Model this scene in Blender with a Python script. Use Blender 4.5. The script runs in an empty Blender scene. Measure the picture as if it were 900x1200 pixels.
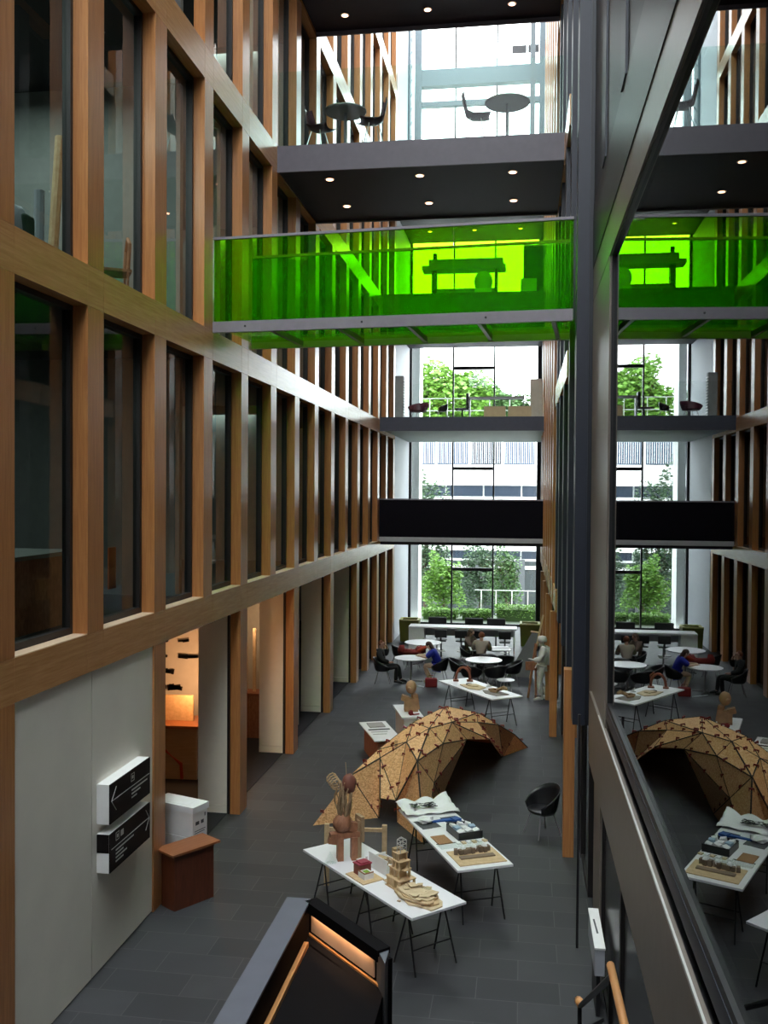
import bpy, bmesh, math, random
from mathutils import Vector, Matrix
R = math.radians
random.seed(7)
SC = bpy.context.scene
COL = SC.collection
H = 5.7

# ------------------------------------------------------------------ materials
def new_mat(name):
    m = bpy.data.materials.new(name); m.use_nodes = True
    nt = m.node_tree; nt.nodes.clear()
    out = nt.nodes.new('ShaderNodeOutputMaterial')
    return m, nt, out
def pbsdf(nt, out, col=(.5, .5, .5), rough=.5, metal=0, coat=0, spec=.5):
    b = nt.nodes.new('ShaderNodeBsdfPrincipled')
    b.inputs['Base Color'].default_value = (*col, 1)
    b.inputs['Roughness'].default_value = rough
    b.inputs['Metallic'].default_value = metal
    b.inputs['Coat Weight'].default_value = coat
    b.inputs['Coat Roughness'].default_value = .15
    b.inputs['Specular IOR Level'].default_value = spec
    nt.links.new(b.outputs[0], out.inputs[0])
    return b
def mat(name, col, rough=.5, metal=0, coat=0, spec=.5, var=.06, scale=8, bump=0):
    """plain surface with a little procedural unevenness"""
    m, nt, out = new_mat(name)
    b = pbsdf(nt, out, col, rough, metal, coat, spec)
    tc = nt.nodes.new('ShaderNodeTexCoord'); n = nt.nodes.new('ShaderNodeTexNoise')
    n.inputs['Scale'].default_value = scale; n.inputs['Detail'].default_value = 3
    nt.links.new(tc.outputs['Object'], n.inputs['Vector'])
    r = nt.nodes.new('ShaderNodeMapRange')
    r.inputs[1].default_value = .3; r.inputs[2].default_value = .7
    r.inputs[3].default_value = 1 - var; r.inputs[4].default_value = 1 + var
    nt.links.new(n.outputs['Fac'], r.inputs[0])
    mx = nt.nodes.new('ShaderNodeVectorMath'); mx.operation = 'SCALE'
    mx.inputs[0].default_value = col
    nt.links.new(r.outputs[0], mx.inputs['Scale'])
    nt.links.new(mx.outputs[0], b.inputs['Base Color'])
    if bump:
        bp = nt.nodes.new('ShaderNodeBump'); bp.inputs['Strength'].default_value = bump
        nt.links.new(n.outputs['Fac'], bp.inputs['Height']); nt.links.new(bp.outputs[0], b.inputs['Normal'])
    return m
def wood(name, c1, c2, stretch=(14, 14, .7), rough=.33, coat=0, spec=.5):
    m, nt, out = new_mat(name)
    b = pbsdf(nt, out, c1, rough, 0, coat, spec)
    tc = nt.nodes.new('ShaderNodeTexCoord'); mp = nt.nodes.new('ShaderNodeMapping')
    mp.inputs['Scale'].default_value = stretch
    nt.links.new(tc.outputs['Object'], mp.inputs['Vector'])
    n = nt.nodes.new('ShaderNodeTexNoise'); n.inputs['Scale'].default_value = 2.2; n.inputs['Detail'].default_value = 6; n.inputs['Roughness'].default_value = .65
    nt.links.new(mp.outputs[0], n.inputs['Vector'])
    cr = nt.nodes.new('ShaderNodeValToRGB')
    cr.color_ramp.elements[0].position = .32; cr.color_ramp.elements[0].color = (*c1, 1)
    cr.color_ramp.elements[1].position = .68; cr.color_ramp.elements[1].color = (*c2, 1)
    nt.links.new(n.outputs['Fac'], cr.inputs[0]); nt.links.new(cr.outputs[0], b.inputs['Base Color'])
    return m
def osb(name, c1, c2, c3):
    m, nt, out = new_mat(name)
    b = pbsdf(nt, out, c1, .6)
    tc = nt.nodes.new('ShaderNodeTexCoord'); mp = nt.nodes.new('ShaderNodeMapping')
    mp.inputs['Scale'].default_value = (26, 55, 40); mp.inputs['Rotation'].default_value = (.4, .3, .8)
    nt.links.new(tc.outputs['Object'], mp.inputs['Vector'])
    v = nt.nodes.new('ShaderNodeTexVoronoi'); v.inputs['Scale'].default_value = 1.4
    nt.links.new(mp.outputs[0], v.inputs['Vector'])
    n = nt.nodes.new('ShaderNodeTexNoise'); n.inputs['Scale'].default_value = 3; n.inputs['Detail'].default_value = 4
    nt.links.new(mp.outputs[0], n.inputs['Vector'])
    sx = nt.nodes.new('ShaderNodeSeparateColor'); nt.links.new(v.outputs['Color'], sx.inputs[0])
    ad = nt.nodes.new('ShaderNodeMath'); ad.operation = 'ADD'
    nt.links.new(sx.outputs[0], ad.inputs[0]); nt.links.new(n.outputs['Fac'], ad.inputs[1])
    ml = nt.nodes.new('ShaderNodeMath'); ml.operation = 'MULTIPLY'; ml.inputs[1].default_value = .55
    nt.links.new(ad.outputs[0], ml.inputs[0])
    cr = nt.nodes.new('ShaderNodeValToRGB')
    e = cr.color_ramp.elements
    e[0].position = .2; e[0].color = (*c3, 1); e[1].position = .85; e[1].color = (*c2, 1)
    x = e.new(.5); x.color = (*c1, 1)
    nt.links.new(ml.outputs[0], cr.inputs[0]); nt.links.new(cr.outputs[0], b.inputs['Base Color'])
    return m
def front_only(nt, fr):
    ge = nt.nodes.new('ShaderNodeNewGeometry'); k = nt.nodes.new('ShaderNodeMath'); k.operation = 'SUBTRACT'; k.inputs[0].default_value = 1
    nt.links.new(ge.outputs['Backfacing'], k.inputs[1])
    m = nt.nodes.new('ShaderNodeMath'); m.operation = 'MULTIPLY'
    nt.links.new(fr.outputs[0], m.inputs[0]); nt.links.new(k.outputs[0], m.inputs[1]); return m
def glass(name, tint=(.85, .9, .88), ior=1.5, rough=0, gloss=(1, 1, 1), double=False):
    m, nt, out = new_mat(name)
    fr = nt.nodes.new('ShaderNodeFresnel'); fr.inputs[0].default_value = ior
    t = nt.nodes.new('ShaderNodeBsdfTransparent'); t.inputs[0].default_value = (*tint, 1)
    g = nt.nodes.new('ShaderNodeBsdfGlossy'); g.inputs['Roughness'].default_value = rough; g.inputs[0].default_value = (*gloss, 1)
    mx = nt.nodes.new('ShaderNodeMixShader')
    if not double: fr = front_only(nt, fr)
    nt.links.new(fr.outputs[0], mx.inputs[0]); nt.links.new(t.outputs[0], mx.inputs[1]); nt.links.new(g.outputs[0], mx.inputs[2])
    nt.links.new(mx.outputs[0], out.inputs[0])
    return m
def emit(name, col, s):
    m, nt, out = new_mat(name)
    e = nt.nodes.new('ShaderNodeEmission'); e.inputs[0].default_value = (*col, 1); e.inputs[1].default_value = s
    nt.links.new(e.outputs[0], out.inputs[0]); return m
def green_glass(name, tint):
    m, nt, out = new_mat(name)
    t = nt.nodes.new('ShaderNodeBsdfTransparent'); t.inputs[0].default_value = (*tint, 1)
    d = nt.nodes.new('ShaderNodeBsdfTranslucent'); d.inputs[0].default_value = (.03, .55, .0, 1)
    d2 = nt.nodes.new('ShaderNodeBsdfDiffuse'); d2.inputs[0].default_value = (.05, .6, .0, 1)
    a = nt.nodes.new('ShaderNodeMixShader'); a.inputs[0].default_value = .5
    nt.links.new(d.outputs[0], a.inputs[1]); nt.links.new(d2.outputs[0], a.inputs[2])
    b = nt.nodes.new('ShaderNodeMixShader'); b.inputs[0].default_value = .11
    nt.links.new(t.outputs[0], b.inputs[1]); nt.links.new(a.outputs[0], b.inputs[2])
    g = nt.nodes.new('ShaderNodeBsdfGlossy'); g.inputs['Roughness'].default_value = .02
    fr = nt.nodes.new('ShaderNodeFresnel'); fr.inputs[0].default_value = 1.35
    c = nt.nodes.new('ShaderNodeMixShader')
    fr = front_only(nt, fr)
    nt.links.new(fr.outputs[0], c.inputs[0]); nt.links.new(b.outputs[0], c.inputs[1]); nt.links.new(g.outputs[0], c.inputs[2])
    nt.links.new(c.outputs[0], out.inputs[0]); return m
def slate():
    m, nt, out = new_mat('slate_tiles')
    b = pbsdf(nt, out, (.05, .05, .055), .5, spec=.32)
    tc = nt.nodes.new('ShaderNodeTexCoord')
    br = nt.nodes.new('ShaderNodeTexBrick')
    br.inputs['Scale'].default_value = 1; br.inputs['Brick Width'].default_value = .95; br.inputs['Row Height'].default_value = .48
    br.inputs['Mortar Size'].default_value = .006; br.inputs['Mortar Smooth'].default_value = .3
    br.inputs['Color1'].default_value = (.046, .048, .053, 1); br.inputs['Color2'].default_value = (.072, .074, .08, 1)
    br.inputs['Mortar'].default_value = (.11, .11, .115, 1)
    nt.links.new(tc.outputs['Object'], br.inputs['Vector'])
    n = nt.nodes.new('ShaderNodeTexNoise'); n.inputs['Scale'].default_value = 3; n.inputs['Detail'].default_value = 6
    nt.links.new(tc.outputs['Object'], n.inputs['Vector'])
    mx = nt.nodes.new('ShaderNodeMix'); mx.data_type = 'RGBA'; mx.blend_type = 'MULTIPLY'; mx.inputs[0].default_value = .5
    nt.links.new(br.outputs['Color'], mx.inputs[6]); nt.links.new(n.outputs['Fac'], mx.inputs[7])
    nt.links.new(mx.outputs[2], b.inputs['Base Color'])
    rr = nt.nodes.new('ShaderNodeMapRange'); rr.inputs[3].default_value = .42; rr.inputs[4].default_value = .62
    nt.links.new(n.outputs['Fac'], rr.inputs[0]); nt.links.new(rr.outputs[0], b.inputs['Roughness'])
    return m

OAK = wood('oak_upright', (.37, .145, .045), (.51, .228, .08), (16, 16, .8), .3, spec=.6)
OAKH = wood('oak_beam', (.43, .205, .075), (.57, .30, .12), (16, .8, 16), .27, spec=.6)
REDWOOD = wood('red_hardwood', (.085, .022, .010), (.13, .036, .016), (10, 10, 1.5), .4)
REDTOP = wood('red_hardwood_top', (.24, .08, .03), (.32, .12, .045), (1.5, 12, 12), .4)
HANDW = wood('handrail_wood', (.55, .25, .08), (.66, .32, .11), (10, 1, 10), .35)
PALEW = wood('pale_wood', (.52, .36, .19), (.68, .5, .29), (6, 6, 6), .6)
BROWNW = wood('brown_wood', (.25, .10, .05), (.42, .19, .10), (9, 9, 4), .6)
TWIG = wood('twisted_wood', (.27, .17, .09), (.45, .31, .18), (12, 12, 3), .7)
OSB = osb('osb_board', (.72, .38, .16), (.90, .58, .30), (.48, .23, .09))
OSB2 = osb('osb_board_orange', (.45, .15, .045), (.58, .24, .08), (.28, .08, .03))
DARK = mat('dark_metal', (.012, .012, .014), .45)
BLACK = mat('black_plastic', (.010, .010, .012), .35)
NAVY = mat('dark_blue_shade', (.007, .009, .015), .5)  # shade on the right facade put into the colour
NAVYL = mat('slate_blue_shade_and_rail', (.014, .018, .03), .5)  # shaded column faces as a slate blue tone; also the window's bottom rail
FRAME = mat('window_frame_dark', (.015, .012, .012), .5)
GREYM = mat('grey_steel', (.22, .20, .22), .45)
PURP = mat('dark_grey_fascia', (.072, .062, .078), .5)
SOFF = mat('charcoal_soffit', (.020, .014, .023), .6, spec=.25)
WHITE = mat('white_paint', (.80, .80, .78), .5, var=.02)
PANEL = mat('off_white_panel', (.80, .77, .67), .55, var=.03, scale=2)
FIN = mat('cream_fin', (.86, .80, .67), .6, var=.02)
WTOP = mat('white_laminate', (.82, .82, .84), .3, var=.01)
PAPER = mat('white_paper', (.80, .82, .82), .8, var=.04, scale=5)
CARD = mat('cardboard', (.42, .30, .17), .8)
TAUPE = mat('brushed_taupe_metal', (.19, .16, .135), .4, spec=.6)
ALU = mat('bright_aluminium', (.75, .74, .72), .3, metal=.4)
INWALL = mat('interior_wall', (.22, .23, .22), .8)
INDARK = mat('interior_dark', (.03, .03, .032), .8)
CLOTHW = mat('white_cloth', (.62, .60, .57), .8, bump=.3)
WALLP = mat('pale_plaster', (.42, .44, .48), .6, var=.02)
CONC = mat('pale_round_column_paint', (.75, .77, .75), .6, var=.02)
RED = mat('dark_red_cloth', (.20, .008, .01), .7)
CLAMP = mat('clamp_red_plastic', (.20, .018, .012), .4)
SEAM = mat('seam_shadow_gap', (.035, .028, .022), .8)
OLIVE = mat('olive_upholstery', (.13, .13, .018), .7)
OLIVEL = mat('olive_pale_rim', (.42, .40, .12), .6)
SKIN = mat('skin', (.45, .24, .17), .55)
PANE = glass('window_glass', (.80, .87, .85), 1.5)
CLEAR = glass('clear_glass', (.97, .99, .98), 1.45)
BALG = glass('balustrade_glass', (.86, .96, .93), 1.22)
MIRG = glass('large_reflective_glass', (.35, .38, .38), 2.7, gloss=(.92, .95, .96), double=True)
DULL = mat('dull_dark_glass', (.016, .016, .018), .25, spec=.5)
DKGL = glass('dark_glass_panel', (.12, .12, .13), 1.5)
GG = green_glass('green_glass', (.54, .95, .10))
GGF = green_glass('green_glass_deck', (.62, .95, .06))
SLATE = slate()
BELOW = mat('below_matter', (.02, .02, .022), .6)

# ------------------------------------------------------------------ geometry helpers
class MB:
    def __init__(s): s.bm = bmesh.new(); s.mi = 0
    def _m(s, fs):
        for f in fs: f.material_index = s.mi
    def poly(s, pts):
        f = s.bm.faces.new([s.bm.verts.new(p) for p in pts]); s._m([f]); return s
    def box(s, x0, x1, y0, y1, z0, z1, M=None):
        v = [Vector((x, y, z)) for z in (z0, z1) for y in (y0, y1) for x in (x0, x1)]
        if M is not None: v = [M @ p for p in v]
        b = [s.bm.verts.new(p) for p in v]
        fs = [s.bm.faces.new([b[i] for i in q]) for q in ((0, 2, 3, 1), (4, 5, 7, 6), (0, 1, 5, 4), (2, 6, 7, 3), (0, 4, 6, 2), (1, 3, 7, 5))]
        s._m(fs); return s
    def cbox(s, c, d, rz=0, rx=0, ry=0):
        M = Matrix.Translation(c) @ Matrix.Rotation(rz, 4, 'Z') @ Matrix.Rotation(ry, 4, 'Y') @ Matrix.Rotation(rx, 4, 'X')
        return s.box(-d[0]/2, d[0]/2, -d[1]/2, d[1]/2, -d[2]/2, d[2]/2, M)
    def prism(s, poly, z0, z1, M=None):
        a = [Vector((p[0], p[1], z0)) for p in poly]; b = [Vector((p[0], p[1], z1)) for p in poly]
        if M is not None: a = [M @ p for p in a]; b = [M @ p for p in b]
        a = [s.bm.verts.new(p) for p in a]; b = [s.bm.verts.new(p) for p in b]; n = len(a)
        fs = [s.bm.faces.new(a[::-1]), s.bm.faces.new(b)]
        fs += [s.bm.faces.new([a[i], a[(i+1) % n], b[(i+1) % n], b[i]]) for i in range(n)]
        s._m(fs); return s
    def ring(s, c, ax, r, n):
        ax = ax.normalized(); t = Vector((0, 0, 1)) if abs(ax.z) < .9 else Vector((1, 0, 0))
        u = ax.cross(t).normalized(); w = ax.cross(u)
        return [s.bm.verts.new(c + (u*math.cos(2*math.pi*i/n) + w*math.sin(2*math.pi*i/n))*r) for i in range(n)]
    def tube(s, pts, r, n=8, cap=True):
        pts = [Vector(p) for p in pts]; rr = r if isinstance(r, (list, tuple)) else [r]*len(pts)
        rings = []
        for i, p in enumerate(pts):
            d = (pts[min(i+1, len(pts)-1)] - pts[max(i-1, 0)])
            rings.append(s.ring(p, d, rr[i], n))
        for a, b in zip(rings, rings[1:]):
            # align start index
            best = min(range(n), key=lambda k: (a[0].co - b[k].co).length)
            b2 = b[best:] + b[:best]
            if (a[1].co - b2[1].co).length > (a[1].co - b2[-1].co).length: b2 = [b2[0]] + b2[1:][::-1]
            fs = [s.bm.faces.new([a[i], a[(i+1) % n], b2[(i+1) % n], b2[i]]) for i in range(n)]
            s._m(fs); b[:] = b2
        if cap: s._m([s.bm.faces.new(rings[0]), s.bm.faces.new(rings[-1])])
        return s
    def lathe(s, prof, c=(0, 0, 0), n=24, M=None, arc=None):
        c = Vector(c); rings = []
        full = arc is None
        a0, a1 = (0, 2*math.pi) if full else arc
        m = n if full else n + 1
        for (r, z) in prof:
            ring = []
            for i in range(m):
                a = a0 + (a1-a0)*i/n
                p = Vector((r*math.cos(a), r*math.sin(a), z))
                if M is not None: p = M @ p
                ring.append(s.bm.verts.new(c + p))
            rings.append(ring)
        for a, b in zip(rings, rings[1:]):
            k = n
            s._m([s.bm.faces.new([a[i], a[(i+1) % m], b[(i+1) % m], b[i]]) for i in range(k)])
        if full:
            if prof[0][0] > 1e-4: s._m([s.bm.faces.new(rings[0][::-1])])
            if prof[-1][0] > 1e-4: s._m([s.bm.faces.new(rings[-1])])
        return s
    def ell(s, c, d, n=10, M=None, noise=0):
        r = bmesh.ops.create_uvsphere(s.bm, u_segments=n, v_segments=max(6, n*2//3), radius=1)
        for v in r['verts']:
            k = 1 + random.uniform(-noise, noise)
            p = Vector((v.co.x*d[0]*k, v.co.y*d[1]*k, v.co.z*d[2]*k))
            if M is not None: p = M @ p
            v.co = p + Vector(c)
        s._m({f for v in r['verts'] for f in v.link_faces}); return s
    def build(s, name, m, parent=None, loc=None, smooth=False, bevel=0, solid=0):
        me = bpy.data.meshes.new(name)
        bmesh.ops.remove_doubles(s.bm, verts=s.bm.verts[:], dist=1e-5)
        bmesh.ops.recalc_face_normals(s.bm, faces=s.bm.faces[:])
        s.bm.to_mesh(me); s.bm.free()
        for x in (m if isinstance(m, (list, tuple)) else [m]): me.materials.append(x)
        if smooth:
            for p in me.polygons: p.use_smooth = True
        o = bpy.data.objects.new(name, me); COL.objects.link(o)
        if parent: o.parent = parent
        if loc: o.location = loc
        if solid:
            q = o.modifiers.new('s', 'SOLIDIFY'); q.thickness = solid; q.offset = 0
        if bevel:
            q = o.modifiers.new('b', 'BEVEL'); q.width = bevel; q.segments = 2; q.limit_method = 'ANGLE'
        return o
def tag(o, label, cat, group=None, kind=None):
    if label: o['label'] = label
    if cat: o['category'] = cat
    if group: o['group'] = group
    if kind: o['kind'] = kind
    return o
def thing(name, label, cat, loc=(0, 0, 0), rz=0, group=None):
    o = bpy.data.objects.new(name, None); COL.objects.link(o); o.location = loc; o.rotation_euler = (0, 0, rz)
    o.empty_display_size = .1
    return tag(o, label, cat, group)
def struct(mb, name, m, **k):
    o = mb.build(name, m, **k); o['kind'] = 'structure'; return o
def copy_tree(o, parent=None):
    c = o.copy(); COL.objects.link(c); c.parent = parent
    for ch in list(o.children): copy_tree(ch, c)
    return c
trim_n = [0]; win_n = [0]
def trim(mb, m, **k):
    trim_n[0] += 1; return struct(mb, 'trim_%d' % trim_n[0], m, **k)

# ------------------------------------------------------------------ camera
F = 1100.0
th = math.atan(162/F); pi_ = R(1.09); ro = R(.39)
s_, c_ = math.sin, math.cos
f = Vector((-s_(th)*c_(pi_), c_(th)*c_(pi_), -s_(pi_)))
r = Vector((c_(th), s_(th), 0)); u = r.cross(f)
r2 = r*c_(ro) + u*s_(ro); u2 = u*c_(ro) - r*s_(ro)
cam = bpy.data.cameras.new('camera'); co = bpy.data.objects.new('camera', cam); COL.objects.link(co)
M3 = Matrix((r2, u2, -f)).transposed()
co.matrix_world = Matrix.Translation((0, 0, H)) @ M3.to_4x4()
cam.sensor_fit = 'VERTICAL'; cam.sensor_height = 36; cam.lens = 36*F/1200; cam.clip_start = .05; cam.clip_end = 400
SC.camera = co

# ------------------------------------------------------------------ the shell of the atrium
XL, XR = -4.9, .70
GL = XL - .2           # glass line left
PIT = 1.965; Y0 = 10.09; CW = .41
BE = [(3.63, 4.07), (7.82, 8.28), (12.1, 12.62), (16.45, 17.0), (20.8, 21.35), (25.1, 25.6)]
TOP = 27.5; YE = 41.0
def yk(k): return Y0 + PIT*k
struct(MB().box(-10, 3.0, -4, YE, -.2, 0), 'floor', SLATE)
struct(MB().box(-10, XL-.1, -4.2, -4, 0, TOP).box(1.0, 3.0, -4.2, -4, 0, TOP).box(XL-.1, 1.0, -4.2, -4, 0, 15), 'wall_back', INWALL)  # unseen wall, left open high up to light the near end
struct(MB().box(-10.2, -10, -4, YE, 0, TOP), 'wall_left', INWALL)
struct(MB().box(3.0, 3.2, -4, YE, 0, TOP), 'wall_right', INDARK)
# end wall pieces beside the glazing
struct(MB().box(-10, -4.98, YE, YE+.3, 0, TOP).box(1.02, 3.0, YE, YE+.3, 0, TOP), 'wall_end', WALLP)
struct(MB().box(XL-.25, XL, yk(13)+CW+.05, YE, 0, TOP), 'wall_side', WALLP)
# roof over the rooms on both sides, skylight open between
struct(MB().box(-10, XL-.1, -4, YE, TOP, TOP+.2).box(XR+.2, 3.0, -4, YE, TOP, TOP+.2), 'ceiling', SOFF)
mb = MB()
for i in range(12): mb.box(XL, XR, -3+i*4, -2.85+i*4, TOP-.2, TOP)
trim(mb, GREYM)
# storey floors in the rooms
mb = MB()
for (a, b) in BE: mb.box(-10, GL-.1, -4, YE, a+.05, b-.05)
trim(mb, INDARK)
mb = MB()
for (a, b) in BE: mb.box(1.25, 3.0, -4, YE, a-.3, b-.3)
trim(mb, INDARK)
# room cross walls on the left
mb = MB()
for k in (-3, 2, 6, 10):
    for i in range(1, 6): mb.box(-10, GL-.25, yk(k)+.15, yk(k)+.27, BE[i-1][1], BE[i][0])
trim(mb, INWALL)
# left oak beams with joints at each column
for (a, b) in BE:
    mb = MB()
    for k in range(-6, 14):
        y = yk(k)
        mb.box(GL-.02, XL, y+.004, y+CW-.004, a, b)
        if k < 13: mb.box(GL-.02, XL, y+CW+.004, y+PIT-.004, a, b)
    mb.box(GL-.02, XL-.012, yk(-6), yk(13)+CW, a+.003, b-.003)
    trim(mb, OAKH)
# left oak columns
for k in range(-3, 14):
    y = yk(k); mb = MB(); mb2 = None
    ground = (k % 2 == 1) or k >= 9
    zs = [(0, BE[0][0])] if ground and k > -2 else []
    zs += [(BE[i][1], BE[i+1][0]) for i in range(5)] + [(BE[5][1], TOP)]
    if k in (-1, -3): zs.insert(0, (0, BE[0][0]))
    for (a, b) in zs: mb.box(GL+.02, XL, y, y+CW, a+.003, b-.003)
    trim(mb, OAK)
# left windows: storeys 1..5
def left_window(y0, y1, z0, z1, blind=0):
    win_n[0] += 1
    w = bpy.data.objects.new('window_%d' % win_n[0], None); COL.objects.link(w); w['kind'] = 'structure'
    w.location = (GL, y0, z0)
    d, e, t = y1-y0, z1-z0, .06
    MB().box(-.08, .02, 0, t, 0, e).box(-.08, .02, d-t, d, 0, e).box(-.08, .02, t, d-t, 0, t*1.4).box(-.08, .02, t, d-t, e-t, e).build('window_frame', FRAME, w)
    MB().box(-.045, -.03, t, d-t, t, e-t).build('pane', PANE, w)
    if blind: MB().box(-.2, -.18, .05, d-.05, 0, e).build('blind', FIN, w)
for i in range(1, 6):
    for k in range(-3, 13):
        y0, y1 = yk(k)+CW, yk(k+1)
        if i >= 3 and k < 2: continue
        left_window(y0, y1, BE[i-1][1], BE[i][0], blind=(i == 2 and k in (2, 3, 4)) or (i == 3 and k in (3, 4, 5)))
# pale timber sill on top of the first beam
for k in range(-3, 13):
    trim(MB().box(GL+.03, XL-.005, yk(k)+CW+.003, yk(k+1)-.003, BE[0][1]-.01, BE[0][1]+.012), wood('pale_sill%d' % k, (.62, .45, .30), (.72, .55, .38), (9, 1, 9), .4))
# ground storey: white panels at the front, cream fins, opening edges
struct(MB().box(XL-.06, XL-.025, yk(-1)+CW, 10.245, .02, BE[0][0]), 'trim_90', PANEL)
struct(MB().box(XL-.06, XL-.025, 10.257, yk(1), .02, BE[0][0]), 'trim_91', PANEL)
struct(MB().box(XL-.12, XL-.07, yk(-1), yk(1)+.1, 0, BE[0][0]), 'trim_92', INDARK)
struct(MB().box(XL-.12, XL-.025, yk(-3)+CW, yk(-1), 0, BE[0][0]), 'trim_97', PANEL)
for k in (3, 5, 7, 9):
    y = yk(k)
    trim(MB().box(-5.68, -5.14, y+.02, y+.10, .16, BE[0][0]+.3).box(-5.68, -5.14, y+.012, y+.10, 0, .15), FIN)
    trim(MB().box(-5.14, XL-.2, y+.0, y+.12, 0, BE[0][0]), FRAME)
for k in (9, 10, 11, 12):
    win_n[0] += 1
    w = bpy.data.objects.new('window_%d' % win_n[0], None); COL.objects.link(w); w['kind'] = 'structure'; w.location = (GL, yk(k)+CW, 0)
    d = PIT-CW
    MB().box(-.1, .0, 0, .05, 0, 3.63).box(-.1, 0, d-.05, d, 0, 3.63).box(-.1, 0, .05, d-.05, 0, .06).build('window_frame', FRAME, w)
    MB().box(-.06, -.04, .05, d-.05, .06, 3.63).build('pane', PANE, w)
# deep room behind the ground openings
trim(MB().box(-9.9, -6.9, 19.9, 20.0, 0, 3.6), mat('room_cream_wall', (.55, .48, .36), .8))
trim(MB().box(-9.9, -9.8, 12, 20, 0, 3.6), FIN)
trim(MB().box(-10, GL-.02, 12, 36, 3.58, 3.66), FIN)
trim(MB().box(-9.9, GL-.04, 12.0, 36, .0, .012), mat('dark_carpet', (.012, .013, .018), .9))

# right facade
for (a, b) in BE[1:]:
    mb = MB()
    for k in range(3, 14): mb.box(XR+.03, XR+.3, yk(k)+.37, yk(k)+PIT+.3, a-.1, b-.1)
    trim(mb, OAKH)
trim(MB().box(XR+.02, XR+.3, 20.5, 36.2, 3.17, 3.65), OAKH)
RY = [13.5, 15.45, 17.4, 19.35, 20.9, 22.25, 24.2, 26.2, 28.15, 30.1, 32.1, 34.0, 36.0]
for i, y in enumerate(RY):
    navy = i < 5  # nearest columns coloured dark blue for the shade they stand in
    zb = (2.45, 2.7, 2.95, 3.1, 3.15)[i] if navy else 3.15
    if navy:
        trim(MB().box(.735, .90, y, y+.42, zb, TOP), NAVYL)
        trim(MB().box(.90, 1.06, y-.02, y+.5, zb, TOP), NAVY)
    else:
        trim(MB().box(XR, XR+.22, y, y+.41, zb, TOP), OAK)
for y in (9.2, 11.4):   # above the big first-floor window
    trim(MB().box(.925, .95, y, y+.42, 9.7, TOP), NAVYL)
# ground oak posts on the right
for y in (14.95, 22.4, 26.4, 30.3, 34.2):
    trim(MB().box(XR-.02, XR+.15, y, y+.26, 0, 2.96), OAK)
    trim(MB().box(.96, 1.0, y+.02, y+.4, 0, 2.96), FRAME)
# right glazing beyond the big window
def right_glass(y0, y1, z0, z1, m=DKGL, x=1.0, fr=FRAME):
    win_n[0] += 1
    w = bpy.data.objects.new('window_%d' % win_n[0], None); COL.objects.link(w); w['kind'] = 'structure'
    MB().box(x-.03, x+.05, y0, y0+.06, z0, z1).box(x-.03, x+.05, y1-.06, y1, z0, z1).box(x-.03, x+.05, y0+.06, y1-.06, z0, z0+.06).box(x-.03, x+.05, y0+.06, y1-.06, z1-.06, z1).build('window_frame', fr, w)
    MB().box(x, x+.012, y0+.06, y1-.06, z0+.06, z1-.06).build('pane', m, w)
    return w
for (a, b) in [(0, 3.15), (3.6, 7.7), (8.2, 12.0), (12.5, 16.3), (16.9, 20.7)]:
    for (y0, y1) in ((13.5, 20), (20, 28), (28, 36)): right_glass(y0, y1, a, b, MIRG if a == 0 else DKGL)
right_glass(4.0, 6.9, 0, 2.1, DULL); right_glass(6.9, 9.2, 0, 2.1, DULL); right_glass(9.2, 11.3, 0, 2.1, DULL)
# the big first-floor window beside the camera
right_glass(-1.0, 10.85, 3.30, 8.45, MIRG, fr=DARK)
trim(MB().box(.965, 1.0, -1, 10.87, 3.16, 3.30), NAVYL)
trim(MB().box(.95, 1.05, 10.87, 13.4, 2.12, 8.4), TAUPE)          # flat jamb at the end of the window
trim(MB().box(.95, 1.05, 11.35, 12.3, .0, 2.1), TAUPE)
trim(MB().box(.92, .965, -1, 12.9, 2.12, 3.06), TAUPE)            # deep face under the window
trim(MB().box(.915, .93, -1, 11.4, 3.06, 3.085), ALU)
trim(MB().box(.93, 1.0, -1, 10.87, 2.98, 3.02), DARK)
trim(MB().box(.95, 1.05, -1, 13.4, 8.42, 8.86), TAUPE)            # head
trim(MB().box(.94, 1.3, -1, 13.4, 8.86, 9.7), DARK)
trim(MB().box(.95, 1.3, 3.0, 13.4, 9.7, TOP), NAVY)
trim(MB().box(.72, .75, 11.95, 12.0, 0, 2.95), DARK)               # slim black post

# ------------------------------------------------------------------ end window
win = bpy.data.objects.new('window_1000', None); COL.objects.link(win); win['kind'] = 'structure'
for (x, z0, z1) in ((-3.02, 0, TOP), (-1.24, 0, TOP)): MB().box(x-.035, x+.035, YE-.08, YE+.08, z0, z1).build('mullion', DARK, win)
for z in (2.45, 6.84, 11.2, 15.6): MB().box(-2.98, -1.28, YE-.06, YE+.06, z-.07, z+.07).build('transom', DARK, win)
MB().box(-4.98, .98, YE+.0, YE+.012, .1, TOP).build('pane', CLEAR, win)
MB().box(-4.98, .98, YE-.1, YE+.1, 0, .1).build('window_sill', DARK, win)
trim(MB().box(-4.99, -4.80, YE-.35, YE-.1, 0, 20.5), DARK)
trim(MB().box(-4.86, -4.53, YE+.35, YE+1.6, -.1, 13.0), CONC)
trim(MB().box(.60, 1.02, YE-.5, YE-.1, 0, 20.5), DARK)
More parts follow.
